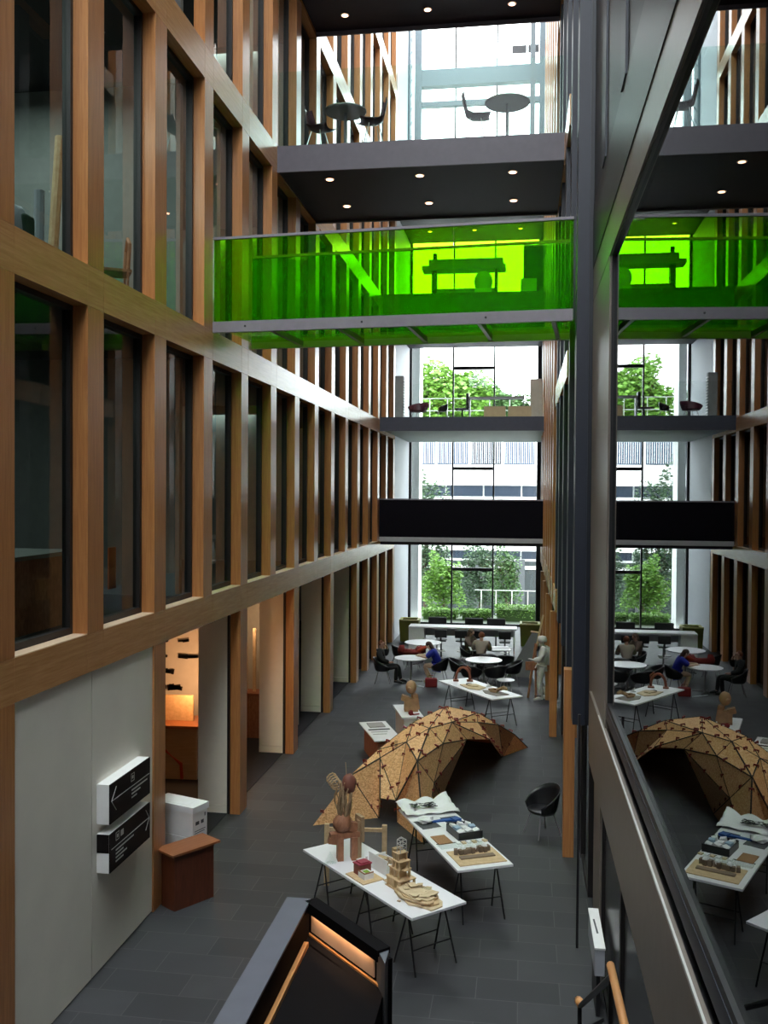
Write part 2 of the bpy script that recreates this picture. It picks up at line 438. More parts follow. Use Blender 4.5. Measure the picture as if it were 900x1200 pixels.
# steelwork in the top of the end glazing
trim(MB().box(-.62, .0, YE-.05, YE-.01, 24.62, 24.95).box(.06, .52, YE-.05, YE-.01, 24.62, 24.95), DARK)
STEEL = mat('pale_blue_steel', (.13, .17, .19), .5)
trim(MB().box(-4.6, .8, YE-.5, YE-.1, 23.25, 23.95), STEEL)
trim(MB().box(-4.6, .8, YE-.4, YE-.15, 22.4, 22.62), STEEL)
trim(MB().box(-4.75, -4.45, YE-.6, YE-.12, 17, 27), STEEL)
trim(MB().box(.55, .85, YE-.6, YE-.12, 17, 27), STEEL)
trim(MB().box(.15, .35, YE-3.6, YE-3.4, 17, 27), STEEL)
mb = MB()
for i in range(9):
    a = 20.5+i*.6
    mb.tube([(-4.85, YE-1.6, a), (-4.85, YE-.6, a+.6)], .035, 6)
mb.tube([(-4.85, YE-1.6, 20), (-4.85, YE-1.6, 27)], .05, 6)
trim(mb, STEEL)

# ------------------------------------------------------------------ walkways
def downlight(x, y, z, label, group):
    d = thing('downlight', label, 'ceiling light', (x, y, z), 0, group)
    MB().lathe([(.062, -.004), (.095, -.008), (.10, 0), (.062, 0)], n=16).build('rim', ALU, d, smooth=True)
    MB().lathe([(0.001, -.012), (.07, -.012)], n=16).build('lamp_lens', LENS, d)
LENS = emit('downlight_glow', (1, .45, .25), 3.5)
wk = thing('walkway', 'dark grey walkway with glass balustrade carrying cafe tables, just above the green bridge', 'walkway', (0, 18.35, 0))
MB().box(XL, XR+.1, .02, 3.55, 12.14, 12.6).build('slab', SOFF, wk)
MB().box(XL, XR+.1, -.02, .02, 12.1, 12.62).build('fascia', PURP, wk)
MB().box(XL, XR+.1, 3.5, 3.58, 12.1, 12.62).build('fascia', PURP, wk)
MB().box(XL+.02, -2.5, .03, .045, 12.62, 14.1).box(-2.49, XR, .03, .045, 12.62, 14.1).build('glass_balustrade', BALG, wk)
for a in ((-3.96, 18.95), (-2.11, 18.95), (-.25, 18.98), (-3.94, 20.75), (-2.1, 20.75), (-.25, 20.8)):
    downlight(a[0], a[1], 12.13, 'small round lit downlight under the walkway just above the green bridge', 'downlights under the walkway above the green bridge')
wk2 = thing('walkway', 'dark underside of the topmost walkway crossing at the top of the photo', 'walkway', (0, 18.3, 0))
MB().box(XL, XR+.1, 0, 3.5, 16.55, 17.0).build('slab', SOFF, wk2)
MB().box(XL, XR+.1, 3.5, 3.54, 16.45, 17.02).build('fascia', PURP, wk2)
for x in (-4.08, -2.2, -.33):
    downlight(x, 21.1, 16.54, 'small round lit downlight under the topmost walkway', 'downlights under the topmost walkway')
wk3 = thing('walkway', 'far office mezzanine level seen through the green glass bridge', 'walkway', (0, 32.7, 0))
MB().box(XL+.005, XR+.1, .03, 3.35, 12.0, 12.65).box(XL+.005, XR+.1, 3.35, YE-.6-32.7, 12.0, 12.65).build('slab', SOFF, wk3)
MB().box(XL, XR+.1, 0, .03, 11.95, 12.7).build('fascia', PURP, wk3)
wk4 = thing('walkway', 'dark ceiling slab with downlights above the far mezzanine behind green glass', 'walkway', (0, 32.7, 0))
MB().box(XL+.01, XR+.1, 0, YE-.6-32.7, 16.5, 17.0).build('slab', SOFF, wk4)
for x in (-3.85, -2.03, -.18):
    for y in (34.6, 38.6): downlight(x, y, 16.49, 'small round downlight seen through the green glass in the far ceiling', 'downlights in the far ceiling behind green glass')
wk5 = thing('walkway', 'far grey floor slab with office furniture on it, below the green bridge', 'walkway', (0, 32.15, 0))
MB().box(XL+.02, XR+.1, .03, YE-.7-32.15, 7.95, 8.34).build('slab', mat('pale_soffit', (.40, .42, .45), .6), wk5)
MB().box(XL, XR+.1, -.02, .03, 7.88, 8.36).build('fascia', mat('slate_fascia', (.045, .05, .07), .5), wk5)
MB().box(XL+.02, XR, .04, .052, 8.36, 9.5).build('glass_balustrade', CLEAR, wk5)
wk6 = thing('walkway', 'low far footbridge with solid black balustrade over the cafe end', 'walkway', (0, 32.25, 0))
MB().box(XL+.02, XR+.1, .05, 3.0, 3.95, 4.15).build('slab', SOFF, wk6)
MB().box(XL, XR+.1, -.03, .05, 4.22, 5.50).build('balustrade', mat('black_screen', (.004, .003, .006), .6, spec=.1), wk6)
MB().box(XL, XR+.1, -.05, .06, 5.50, 5.55).build('handrail', GREYM, wk6)
MB().box(XL, XR+.1, -.06, .05, 4.06, 4.22).build('fascia', mat('pale_edge', (.45, .44, .45), .4), wk6)

# green bridge (slightly skewed in plan)
gb = thing('green_glass_bridge', 'footbridge with bright green glass balustrades and green glass deck crossing the atrium', 'bridge', (XL, 14.42, 0), math.atan(-.45/5.6))
L = 5.62
MB().box(0, L, 0, .07, 8.25, 8.42).build('edge_beam', GREYM, gb)
MB().box(0, L, 1.7, 1.77, 8.25, 8.42).build('edge_beam', GREYM, gb)
for x in (.9, 2.0, 3.1, 4.2, 5.3): MB().box(x, x+.06, .07, 1.7, 8.27, 8.36).build('cross_rib', GREYM, gb)
MB().box(0, L, .07, 1.7, 8.36, 8.385).build('deck_glass', GGF, gb)
MB().box(0.01, 1.95, .03, .045, 8.42, 9.72).box(1.955, 3.85, .03, .045, 8.42, 9.72).box(3.855, L, .03, .045, 8.42, 9.72).build('glass_panel', GG, gb)
MB().box(0.01, L, 1.72, 1.735, 8.42, 9.84).build('glass_panel', GG, gb)
MB().box(0, L, .01, .06, 9.72, 9.76).build('handrail', GREYM, gb)
MB().box(0, L, 1.70, 1.75, 9.84, 9.88).build('handrail', GREYM, gb)
for x in (.55, 2.45, 4.35): MB().tube([(x, -.01, 8.335), (x, .0, 8.335)], .018, 8).build('bolt', DARK, gb)

# ------------------------------------------------------------------ outside the end window
GRASS = mat('lawn', (.12, .25, .05), .9)
struct(MB().box(-60, 60, YE+.3, 45.5, -.6, -.1).box(-60, 60, 45.5, 140, -2.6, -2.0), 'floor_outside', mat('paving_outside', (.06, .08, .05), .8))
LEAF = [mat('leaf_bright', (.10, .22, .02), .6, var=.3, scale=2), mat('leaf_mid', (.05, .115, .025), .6, var=.3, scale=2), mat('leaf_cool', (.045, .09, .04), .6, var=.3, scale=2)]
BARK = mat('bark', (.09, .06, .04), .9)
def foliage(c, d, n, size, shell=.35):
    mb = MB(); c = Vector(c)
    for i in range(n):
        v = Vector((random.gauss(0, 1), random.gauss(0, 1), random.gauss(0, 1))).normalized()
        rr = shell + (1-shell)*random.random()
        k = 1 + .25*math.sin(v.x*5+v.z*4) 
        p = c + Vector((v.x*d[0], v.y*d[1], v.z*d[2]))*rr*k
        M = Matrix.Translation(p) @ Matrix.Rotation(random.uniform(0, 6.3), 4, 'Z') @ Matrix.Rotation(random.uniform(-1.2, 1.2), 4, 'X')
        q = size*random.uniform(.6, 1.3)
        mb.poly([M @ Vector(a) for a in ((-q*.5, 0, 0), (0, -q*.28, .0), (q*.5, 0, 0), (0, q*.28, q*.1))])
    return mb
def tree(name, label, x, y, h, d, n, size, leaf, zc=None, group=None, tr=.07, z0=-.1):
    t = thing(name, label, 'tree' if 'tree' in name else 'shrub', (x, y, z0), 0, group)
    zc = zc or h*.62
    mb = MB(); mb.tube([(0, 0, 0), (.05, .03, zc*.6), (0, 0, zc)], [tr, tr*.8, tr*.4], 8)
    for i in range(5):
        a = i*1.3; mb.tube([(0, 0, zc*(.45+.08*i)), (d[0]*.6*math.cos(a), d[1]*.6*math.sin(a), zc+d[2]*(.1+.1*i))], [tr*.4, tr*.15], 6)
    mb.build('trunk', BARK, t)
    foliage((0, 0, zc), d, n, size).build('foliage', leaf, t)
    return t
tree('small_tree', 'bright lime green young tree outside, left pane of the ground floor end window', -3.85, 46.5, 3, (1.15, .8, 1.45), 5200, .17, LEAF[0], 1.9, z0=-.6)
tree('small_tree', 'fine leaved grey green multi stem tree outside the middle pane at ground level', -2.2, 49.5, 4, (1.45, .9, 2.2), 6500, .16, LEAF[2], 3.4, z0=-2)
tree('small_tree', 'mid green tree outside in the right half of the ground floor end window', -.75, 47.2, 3, (.85, .6, 1.7), 3600, .15, LEAF[1], 3.6, z0=-2)
tree('tall_tree', 'tall pale green tree outside at the left edge of the end window', -5.4, 52.5, 6.5, (1.7, 1, 4.2), 9000, .19, LEAF[2], 5.4, tr=.1, z0=-2)
tree('large_tree', 'broad bright green tree top seen above the far office floor', -5.6, 73, 14, (4.2, 2.4, 3.4), 15000, .42, LEAF[0], 14.6, tr=.25, z0=-2)
tree('large_tree', 'second broad green tree top, right of the first above the far office floor', -1.7, 79.5, 13, (3.4, 2.4, 2.7), 10000, .42, LEAF[1], 14.2, tr=.25, z0=-2)
for (x0, x1, lb) in ((-4.6, -2.9, 'clipped'), (-2.8, -1.3, 'low bushy'), (-1.2, .9, 'bright fresh')):
    t = thing('hedge', lb + ' green hedge outside the end window, ' + {'clipped': 'left pane', 'low bushy': 'middle pane', 'bright fresh': 'right pane'}[lb], 'hedge', ((x0+x1)/2, 43.6, -.1))
    hh = .75 if lb == 'bright fresh' else .5
    MB().box(-(x1-x0)/2+.1, (x1-x0)/2-.1, -.25, .25, 0, hh*.7).build('hedge_core', mat('hedge_core', (.05, .1, .02), .9), t)
    mb = MB()
    for i in range(1500):
        p = Vector((random.uniform(-(x1-x0)/2, (x1-x0)/2), random.uniform(-.4, .4), random.uniform(.1, 1)**.6*hh))
        M = Matrix.Translation(p) @ Matrix.Rotation(random.uniform(0, 6.3), 4, 'Z') @ Matrix.Rotation(random.uniform(-1, 1), 4, 'X')
        q = .1
        mb.poly([M @ Vector(a) for a in ((-q*.6, 0, 0), (0, -q*.3, 0), (q*.6, 0, 0), (0, q*.3, .02))])
    mb.build('foliage', LEAF[0], t)
# opposite building
ob = thing('opposite_building', 'white office building with blinds and dark strip windows seen through the end window', 'building', (0, 60, 0))
BW = mat('white_render', (.80, .80, .78), .7, var=.02); BG = mat('blue_window_glass', (.012, .02, .035), .3); BL = mat('blue_blinds', (.025, .045, .085), .7, var=.1, scale=30)
MB().box(-12, 8, .2, 5, -2, 10.6).build('wall', BW, ob)
MB().box(-12, 8, 0, .2, 6.3, 7.6).build('spandrel', BW, ob)
MB().box(-12, 8, 0, .2, 9.15, 9.9).build('parapet', BW, ob)
MB().box(-12, 8, 0, .2, 2.15, 2.85).build('spandrel', BW, ob)
for i in range(8):
    x = -9.6 + i*2.1
    w = MB().box(x, x+1.95, .02, .09, 7.65, 9.1).build('window', BL if i % 3 else BG, ob)
    mb = MB()
    for j in range(14): mb.box(x+.07+j*.135, x+.10+j*.135, .0, .02, 7.7, 9.05)
    mb.build('blind', BW, w)
    MB().box(x-.15, x, -.02, .2, 7.6, 9.15).build('pier', BW, ob)
for (z0, z1) in ((5.5, 6.3), (1.55, 2.15)):
    for i in range(8):
        x = -9.6 + i*2.4
        MB().box(x, x+2.3, .1, .19, z0+.1, z1).build('window', BG, ob)
MB().box(-12, 8, .08, .19, -2, 1.5).build('ground_glazing', mat('grey_glazing', (.02, .028, .03), .3), ob)
MB().box(-12, 8, -.02, .08, 1.0, 1.2).build('pale_band', BW, ob)
for i in range(7): MB().box(-8.2+i*2.6, -7.6+i*2.6, -.3, .07, -2, 1.6).build('column', mat('grey_column', (.06, .065, .07), .7), ob)
# rails outside
t = thing('garden_railing', 'pale metal garden railing outside the ground floor end window', 'railing', (0, 45, -.1))
MB().tube([(-2.2, 0, 1.25), (1.6, 0, 1.25)], .025, 6).build('top_rail', ALU, t)
for x in (-1.9, -1.2, -.45, .3, 1.05): MB().tube([(x, 0, 0), (x, 0, 1.25)], .022, 6).build('post', ALU, t)
t = thing('balcony_railing', 'pale metal balcony railing in front of the tree tops beyond the far office floor', 'railing', (0, 42.6, 0))
MB().box(-6, 2, -.6, .1, 8.3, 8.6).build('balcony_edge', CONC, t)
for z in (9.0, 9.5, 10.05): MB().tube([(-5, 0, z), (-.4, 0, z)], .022, 6).build('rail', ALU, t)
for x in (-4.2, -3.4, -2.4, -1.5, -.6): MB().tube([(x, 0, 8.6), (x, 0, 10.05)], .022, 6).build('post', ALU, t)
#@@PART2
# ------------------------------------------------------------------ shell arch of boards
V = dict(A=(-3.51, 15.66, 0), s1=(-3.31, 15.83, .3), s2=(-2.94, 16.16, .75), s3=(-2.51, 16.63, 1.1), s5=(-1.97, 17.35, 1.44),
 s7=(-1.5, 18.9, 1.41), s9=(-.88, 19.36, 1.2), s10=(-.46, 20.06, .8), s11=(-.13, 20.91, .4), T3=(.17, 21.35, 0),
 p1=(-2.46, 16.45, 1.0), p2=(-1.73, 15.85, 1.15), p4=(-1.99, 16.47, 1.3), p5=(-1.63, 16.9, 1.45), p6=(-1.28, 17.65, 1.4),
 p7=(-1.38, 16.86, 1.2), a1=(-1.02, 17.98, 1.0), a2=(-.585, 18.7, .83), g6=(-.38, 20.5, 0), p8=(-.86, 18.97, 1.1),
 p3=(-1.49, 16.3, .65), n1=(-2.37, 15.9, .45), n2=(-2.09, 15.86, .45), g2=(-2.45, 16.24, 0), g3=(-2.10, 16.08, 0), T2=(-1.53, 15.12, 0),
 g5=(-1.46, 17.45, 0), b1=(-2.0, 19.9, .9), b0=(-2.75, 17.6, .75), T4=(-1.75, 21.9, 0), e1=(-.75, 21.3, .45))
TRI = ['A g2 s2', 's2 g2 p1', 'g2 n1 p1', 's2 p1 s3', 'p1 n1 n2', 'p1 n2 p4', 'p4 n2 p2', 'n2 g3 p2', 'g3 T2 p2', 'p2 T2 p3', 'T2 g5 p3', 'p3 g5 a1',
 'p2 p3 p7', 'p7 p3 a1', 's3 p1 p4', 's3 p4 s5', 'p4 p2 p5', 'p5 p2 p7', 'p5 p7 p6', 'p6 p7 a1', 'p6 a1 a2', 'p6 a2 p8', 'p8 a2 g6', 'p8 g6 s10',
 's5 p4 p5', 's5 p5 s7', 's7 p5 p6', 's7 p6 s9', 's9 p6 p8', 's9 p8 s10', 's3 s5 b0', 's5 b1 b0', 's5 s7 b1', 's7 s9 b1', 's9 T4 b1', 's9 s10 T4', 's10 s11 T4']
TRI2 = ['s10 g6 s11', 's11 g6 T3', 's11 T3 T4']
arch = thing('board_arch', 'large faceted arch pavilion of wood strand board panels joined with red clamps', 'arch', (-1.6, 18.2, 0))
org = Vector((-1.6, 18.2, 0))
VV = {k: Vector(v) - org for k, v in V.items()}
edges = {}
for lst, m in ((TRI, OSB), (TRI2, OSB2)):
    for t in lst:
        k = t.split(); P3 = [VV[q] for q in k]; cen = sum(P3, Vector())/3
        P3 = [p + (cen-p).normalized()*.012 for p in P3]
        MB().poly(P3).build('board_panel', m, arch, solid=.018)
        for i in range(3):
            e = tuple(sorted((k[i], k[(i+1) % 3]))); edges[e] = edges.get(e, 0) + 1
mb = MB()
for e, n in edges.items():
    if n == 2: mb.tube([VV[e[0]], VV[e[1]]], .015, 5)
mb.build('seam', SEAM, arch)
clamp0 = None; nc = 0
for e, n in edges.items():
    a, b = VV[e[0]], VV[e[1]]; L = (b-a).length
    if {'b0', 'b1', 'T4', 'e1'} & set(e): continue
    cnt = max(1, min(3, int(L/.42)))
    for i in range(cnt):
        if nc >= 98: break
        p = a.lerp(b, (i+.5)/cnt)
        if p.z < .06: continue
        if clamp0 is None:
            clamp0 = MB().box(-.045, .045, -.012, .012, .02, .045).box(-.045, -.03, -.012, .012, -.01, .03).box(.03, .045, -.012, .012, -.01, .03).build('clamp', CLAMP, arch); o = clamp0
        else:
            o = clamp0.copy(); COL.objects.link(o); o.parent = arch
        o.location = p + Vector((0, 0, .012)); o.rotation_euler = (random.uniform(-.3, .3), random.uniform(-.3, .3), math.atan2((b-a).y, (b-a).x) + 1.57)
        nc += 1
MB().box(-.03, .03, -.02, .02, 0, .12).build('plastic_holder', glass('clear_plastic', (.8, .8, .8), 1.5), arch, loc=VV['p1'].lerp(VV['p4'], .6)+Vector((0, 0, .02)))

# ------------------------------------------------------------------ trestle tables
def trestle_table(label, loc, rz, L, W, xs, h=.75, name='trestle_table'):
    t = thing(name, label, 'table', (loc[0], loc[1], 0), rz)
    MB().box(-L/2, L/2, -W/2, W/2, h-.03, h).build('table_top', WTOP, t)
    for x in xs:
        q = MB().box(x-.015, x+.015, -W/2+.12, W/2-.12, h-.06, h-.03).build('trestle_bar', DARK, t)
        for sx in (-1, 1):
            for sy in (-1, 1):
                MB().tube([(x, sy*(W/2-.14), h-.05), (x+sx*.22, sy*(W/2-.1), 0)], .012, 6).build('leg', DARK, q)
        for sx in (-1, 1):
            MB().tube([(x+sx*.14, -(W/2-.12), .28), (x+sx*.14, W/2-.12, .28)], .009, 6).build('stretcher', DARK, q)
    return t
angA, angB, angC = math.atan2(-1.87, 1.74), math.atan2(-2.27, 1.08), math.atan2(-2.05, 1.48)
trestle_table('white trestle table nearest the camera, carrying the tower model and twisted wood figure', (-1.80, 12.015), angA, 2.56, .82, (-.95, .1, 1.0))
trestle_table('white trestle table beside the board arch, carrying the black tray and cork board', (-.975, 13.585), angB, 2.52, .80, (-.85, 1.0))
trestle_table('white trestle table beyond the board arch, carrying a small brown arch model', (-1.055, 24.075), angC, 2.53, .9, (-.95, .95))

# things on the nearest table
ZT = .752
fg = thing('wooden_figure', 'tall tangled driftwood figure with brown head on the near white table', 'sculpture', (-2.32, 12.42, ZT), .35)
MB().box(-.12, -.04, -.07, .07, 0, .31).build('leg', BROWNW, fg); MB().box(.07, .15, -.07, .07, 0, .31).build('leg', BROWNW, fg)
MB().box(.16, .21, -.03, .22, 0, .52).cbox((.2, .05, .4), (.05, .18, .34), .3).build('side_slab', TWIG, fg)
MB().cbox((-.02, 0, .34), (.40, .12, .07), .1).cbox((-.18, 0, .27), (.12, .11, .08), 0, 0, .2).cbox((.08, .02, .44), (.14, .11, .12), .3, 0, .3).build('body_block', BROWNW, fg)
MB().ell((-.05, 0, .50), (.13, .11, .13), 12, noise=.08).build('belly', BROWNW, fg, smooth=True)
mb = MB(); rnd = random.Random(3)
for i in range(16):
    a = i*.7; pts = []
    for j in range(8):
        q = j/7; rad = .03+.05*math.sin(q*3.1)*q**.5+.03*math.sin(i*2.1+j)*q
        pts.append((rad*math.cos(a+q*2.4)-.03+.08*q*math.sin(i), rad*math.sin(a+q*2.4), .44+q*.62))
    mb.tube(pts, [.016-.009*abs(j/7-.3) for j in range(8)], 5)
mb.build('twisted_branches', TWIG, fg)
mb = MB()
for i in range(4):
    c = (-.14-.02*i, 0, 1.02+.03*i); mb.tube([(c[0]+.07*math.cos(t*.7), .03*math.sin(t*1.3), c[2]+.07*math.sin(t*.7)) for t in range(9)], .011, 5)
mb.build('curled_shavings', PALEW, fg)
MB().ell((.04, 0, 1.03), (.10, .09, .135), 12, noise=.07).build('head', mat('dark_red_wood', (.20, .07, .045), .6), fg, smooth=True)
MB().tube([(.0, 0, 1.15), (-.01, 0, 1.32)], .004, 5).build('thin_wire', PALEW, fg)
t = thing('clear_pyramid', 'small clear plastic sheet at the foot of the driftwood figure', 'model', (-2.5, 12.25, ZT), .3)
MB().prism([(-.08, -.03), (.08, -.03), (.0, .04)], 0, .02).poly([(-.08, -.03, .02), (.08, -.03, .02), (0, 0, .16)]).build('clear_sheet', CLEAR, t, solid=.004)
pf = thing('wooden_frame_stand', 'pale timber easel frame standing behind the near white table', 'stand', (-2.35, 13.35, 0), .1)
for x in (-.42, .42): MB().box(x-.035, x+.035, -.03, .03, 0, .90).build('post', PALEW, pf)
MB().box(-.385, .385, -.02, .02, .80, .85).build('rail', PALEW, pf)
MB().box(-.385, .385, -.02, .02, .3, .36).build('rail', PALEW, pf)
hm = thing('house_model', 'small house model with dark red roof on a tan board', 'model', (-1.97, 11.88, ZT), angA)
MB().box(-.21, .21, -.16, .16, 0, .012).build('base_board', PALEW, hm)
MB().box(-.17, -.03, -.06, .12, .012, .14).build('brick_wall', mat('brick_red', (.24, .07, .05), .8), hm)
MB().box(-.03, .12, -.08, .06, .012, .085).build('white_wall', WHITE, hm)
MB().prism([(-.18, -.07), (-.02, -.07), (-.02, .13), (-.18, .13)], .14, .155).prism([(-.16, -.03), (-.04, -.03), (-.04, .1), (-.16, .1)], .155, .17).build('roof', mat('red_roof', (.30, .025, .05), .5), hm)
MB().box(-.20, -.175, .0, .10, .012, .17).box(-.17, -.15, .125, .15, .012, .19).build('white_column', WHITE, hm)
MB().box(-.025, .115, -.08, -.07, .085, .10).box(.11, .12, -.08, .06, .085, .10).build('parapet', BROWNW, hm)
MB().box(0, .08, -.04, .03, .0855, .09).build('roof_garden', mat('moss_green', (.2, .35, .03), .9), hm)
wb = thing('white_tray', 'white box tray with wood scraps, behind the house model', 'box', (-1.73, 12.18, ZT), angA)
MB().box(-.21, .21, -.14, -.13, 0, .20).box(-.21, .21, .13, .14, 0, .10).box(-.21, -.20, -.13, .13, 0, .14).box(.2, .21, -.13, .13, 0, .14).box(-.2, .2, -.13, .13, 0, .01).build('tray', WHITE, wb)
MB().cbox((-.08, .0, .12), (.14, .05, .04), .4, .5).cbox((.04, .03, .12), (.12, .04, .05), -.5, -.3).cbox((-.02, -.05, .09), (.2, .04, .04), .1).build('wood_scraps', CARD, wb)
tm = thing('tower_model', 'stacked pale wood tower model with wire lantern top', 'model', (-1.47, 11.66, ZT), angA)
mb = MB()
mb.box(-.16, .16, -.13, .13, 0, .012)
def storey(z, w, d, h, ox=0, oy=0):
    for x in (-w, 0, w):
        for y in (-d, d): mb.box(ox+x-.012, ox+x+.012, oy+y-.012, oy+y+.012, z, z+h)
    mb.box(ox-w-.02, ox+w+.02, oy-d-.02, oy+d+.02, z+h, z+h+.012)
    mb.box(ox-w+.012, ox+w*.55, oy-d+.012, oy+d-.02, z, z+h)
storey(.012, .13, .11, .11); storey(.134, .09, .08, .10, -.02); storey(.246, .07, .07, .09, 0); storey(.348, .045, .06, .08, -.02)
mb.build('tower', PALEW, tm)
MB().box(-.12, -.05, -.06, .06, .36, .47).build('hollow_box', CARD, tm)
mb = MB()
for x in (-.045, .03):
    for y in (-.045, .045): mb.tube([(x+.02, y, .44), (x+.02, y, .60)], .005, 5)
for z in (.50, .55, .60):
    mb.tube([(-.025, -.045, z), (.05, -.045, z), (.05, .045, z), (-.025, .045, z), (-.025, -.045, z)], .005, 5)
mb.tube([(-.025, -.045, .60), (.0, 0, .63), (.05, .045, .60)], .006, 5)
mb.build('wire_lantern', mat('pale_grey_wire', (.55, .55, .52), .5), tm)
MB().box(-.22, -.13, -.12, -.02, .03, .04).box(-.14, -.10, .03, .10, .13, .14).box(.10, .15, -.05, .03, .246, .256).build('balcony', PALEW, tm)
lm_s = 1.15
lm = thing('landscape_model', 'irregular layered tan contour landscape model in front of the tower model', 'model', (-1.22, 11.36, ZT), angA)
rnd = random.Random(5)
def blob(rx, ry, n, ox, oy): return [(ox-.02+1.1*rx*math.cos(i*6.283/n)*rnd.uniform(.82, 1.12), oy+ry*math.sin(i*6.283/n)*rnd.uniform(.82, 1.12)) for i in range(n)]
PL2 = wood('pale_wood_layers', (.55, .42, .25), (.70, .57, .37), (4, 4, 4), .7)
z = 0
for i in range(5):
    MB().prism(blob(.36-.02*i, .22-.012*i, 16, 0, 0), z, z+.016).build('contour_layer', PALEW if i % 2 else PL2, lm); z += .0165
mb = MB()
for i in range(14):
    mb.cbox((rnd.uniform(-.22, .24), rnd.uniform(-.13, .14), z+.006+.008*(i % 3)), (rnd.uniform(.07, .16), rnd.uniform(.05, .1), .008), rnd.uniform(0, 3), rnd.uniform(-.15, .15), rnd.uniform(-.12, .12))
mb.build('loose_tile', PL2, lm)
MB().cbox((.04, .10, z+.03), (.12, .07, .004), .4).build('clear_sheet', CLEAR, lm)
MB().cbox((-.05, -.25, .006), (.04, .03, .01), .3).build('wood_chip', CARD, lm)
# things on the second table
def atB(x, y): return (-.975 + x*math.cos(angB) - y*math.sin(angB), 13.585 + x*math.sin(angB) + y*math.cos(angB), ZT)
ps = thing('crumpled_print', 'large crumpled white sheet with dark ink print at the far end of the second table', 'paper', atB(-1.16, .02), angB)
mb = MB(); g = []
for i in range(13):
    for j in range(17):
        x = -.28+i*.62/12; y = -.42+j*.86/16
        g.append(mb.bm.verts.new((x, y, .02+.03*abs(math.sin(i*.9+j*.5))+.05*max(0, (6-i)/6)*abs(math.sin(j*.45+.6)) + (.05 if j > 12 else 0)*max(0, 1-i/9))))
for i in range(12):
    for j in range(16): mb.bm.faces.new([g[i*17+j], g[(i+1)*17+j], g[(i+1)*17+j+1], g[i*17+j+1]])
mb.build('sheet', PAPER, ps, smooth=True, solid=.004)
mb = MB(); INK = mat('black_ink', (.03, .03, .035), .8)
rnd = random.Random(2)
for i in range(34):
    mb.cbox((rnd.uniform(-.04, .16), rnd.uniform(-.25, .12), .085), (rnd.uniform(.015, .05), rnd.uniform(.03, .11), .002), rnd.uniform(-.6, .6))
mb.build('ink_print', INK, ps)
def mat_board(label, x, y, rz, w, d, m, cat='board', name='dark_board'):
    t = thing(name, label, cat, atB(x, y), angB+rz)
    MB().box(-w/2, w/2, -d/2, d/2, 0, .006).build('board', m, t); return t
GRYB = mat('dark_grey_board', (.07, .075, .08), .7)
mat_board('dark grey square board under the pale crumpled model', -.48, -.2, .1, .34, .30, GRYB)
mat_board('dark blue grey square board under the blue strip', -.55, .22, .1, .30, .26, mat('blue_black_board', (.02, .03, .05), .5))
t = thing('pale_paper_model', 'pale grey crumpled paper model on a dark board', 'model', (atB(-.56, -.22)[0], atB(-.56, -.22)[1], ZT+.008), angB)
MB().ell((0, 0, .04), (.10, .12, .05), 9, noise=.25).build('crumpled_body', PAPER, t); MB().cbox((.04, .1, .06), (.03, .05, .07), .4).build('peak', PAPER, t)
t = thing('blue_strip_model', 'curved bright blue strip model on the dark board', 'model', (atB(-.52, .18)[0], atB(-.52, .18)[1], ZT+.008), angB)
MB().prism([(-.03, -.30), (.01, -.3), (.02, 0), (.12, .14), (-.06, .16), (-.07, .02)], 0, .02).cbox((.03, .08, .035), (.13, .12, .02), .3).build('strip', mat('blue_card', (.01, .08, .32), .5), t)
t = thing('paper_sheet', 'plain white sheet lying between the two dark boards', 'paper', atB(-.42, .02), angB)
MB().box(-.12, .12, -.2, .2, 0, .003).build('sheet', PAPER, t)
bx = thing('black_tray', 'open black tray packed with white and blue cards', 'tray', atB(.05, .18), angB+.05)
MB().box(-.22, .22, -.19, .19, 0, .012).box(-.22, .22, -.19, -.18, 0, .11).box(-.22, .22, .18, .19, 0, .11).box(-.22, -.21, -.18, .18, 0, .11).box(.21, .22, -.18, .18, 0, .11).build('tray', BLACK, bx)
for i in range(3):
    for j in range(3):
        MB().cbox((-.14+i*.14, -.12+j*.12, .085+.012*((i+j) % 2)), (.10, .085, .06), (i-j)*.15, (i-1)*.25).build('card', [PAPER, mat('pale_blue_card', (.35, .5, .62), .6), PAPER, PAPER][(i+j*2) % 4], bx)
t = thing('cork_board', 'small brown cork square with rounded corners', 'board', atB(.18, -.22), angB+.05)
MB().box(-.16, .16, -.11, .11, 0, .015).build('cork', mat('cork', (.34, .19, .09), .9, var=.2, scale=60), t, bevel=.006)
t = thing('glass_sheet', 'thin clear sheet with dark edge across the second table', 'sheet', atB(.42, -.05), angB)
MB().box(-.10, .10, -.30, .36, .0, .004).build('sheet', CLEAR, t); MB().box(-.105, -.10, -.30, .36, 0, .008).build('dark_edge', GRYB, t)
t = thing('sample_row', 'row of small pale samples beside the black tray', 'model', atB(.38, .16), angB)
for i in range(6): MB().cbox((0, -.2+i*.08, .012), (.07, .055, .02), .05*i).build('sample', [PAPER, PL2][i % 2], t)
sm = thing('street_model', 'tan base model with a row of grey brown blocks near the table end', 'model', atB(.88, .02), angB)
MB().box(-.25, .27, -.34, .34, 0, .012).build('base_board', PALEW, sm)
TP = mat('taupe_clay', (.22, .16, .11), .8)
rnd = random.Random(9)
mb = MB()
for i in range(9): mb.cbox((-.12+rnd.uniform(-.03, .03), -.25+i*.06, .05), (.07, .05, .06+.03*rnd.random()), rnd.uniform(-.4, .4))
mb.build('block_row', TP, sm)
MB().cbox((.04, .0, .02), (.09, .5, .02)).build('low_strip', TP, sm)
for i in range(3): MB().ell((-.13, -.14+i*.16, .08), (.04, .04, .04), 8).build('pale_dome', PAPER, sm)
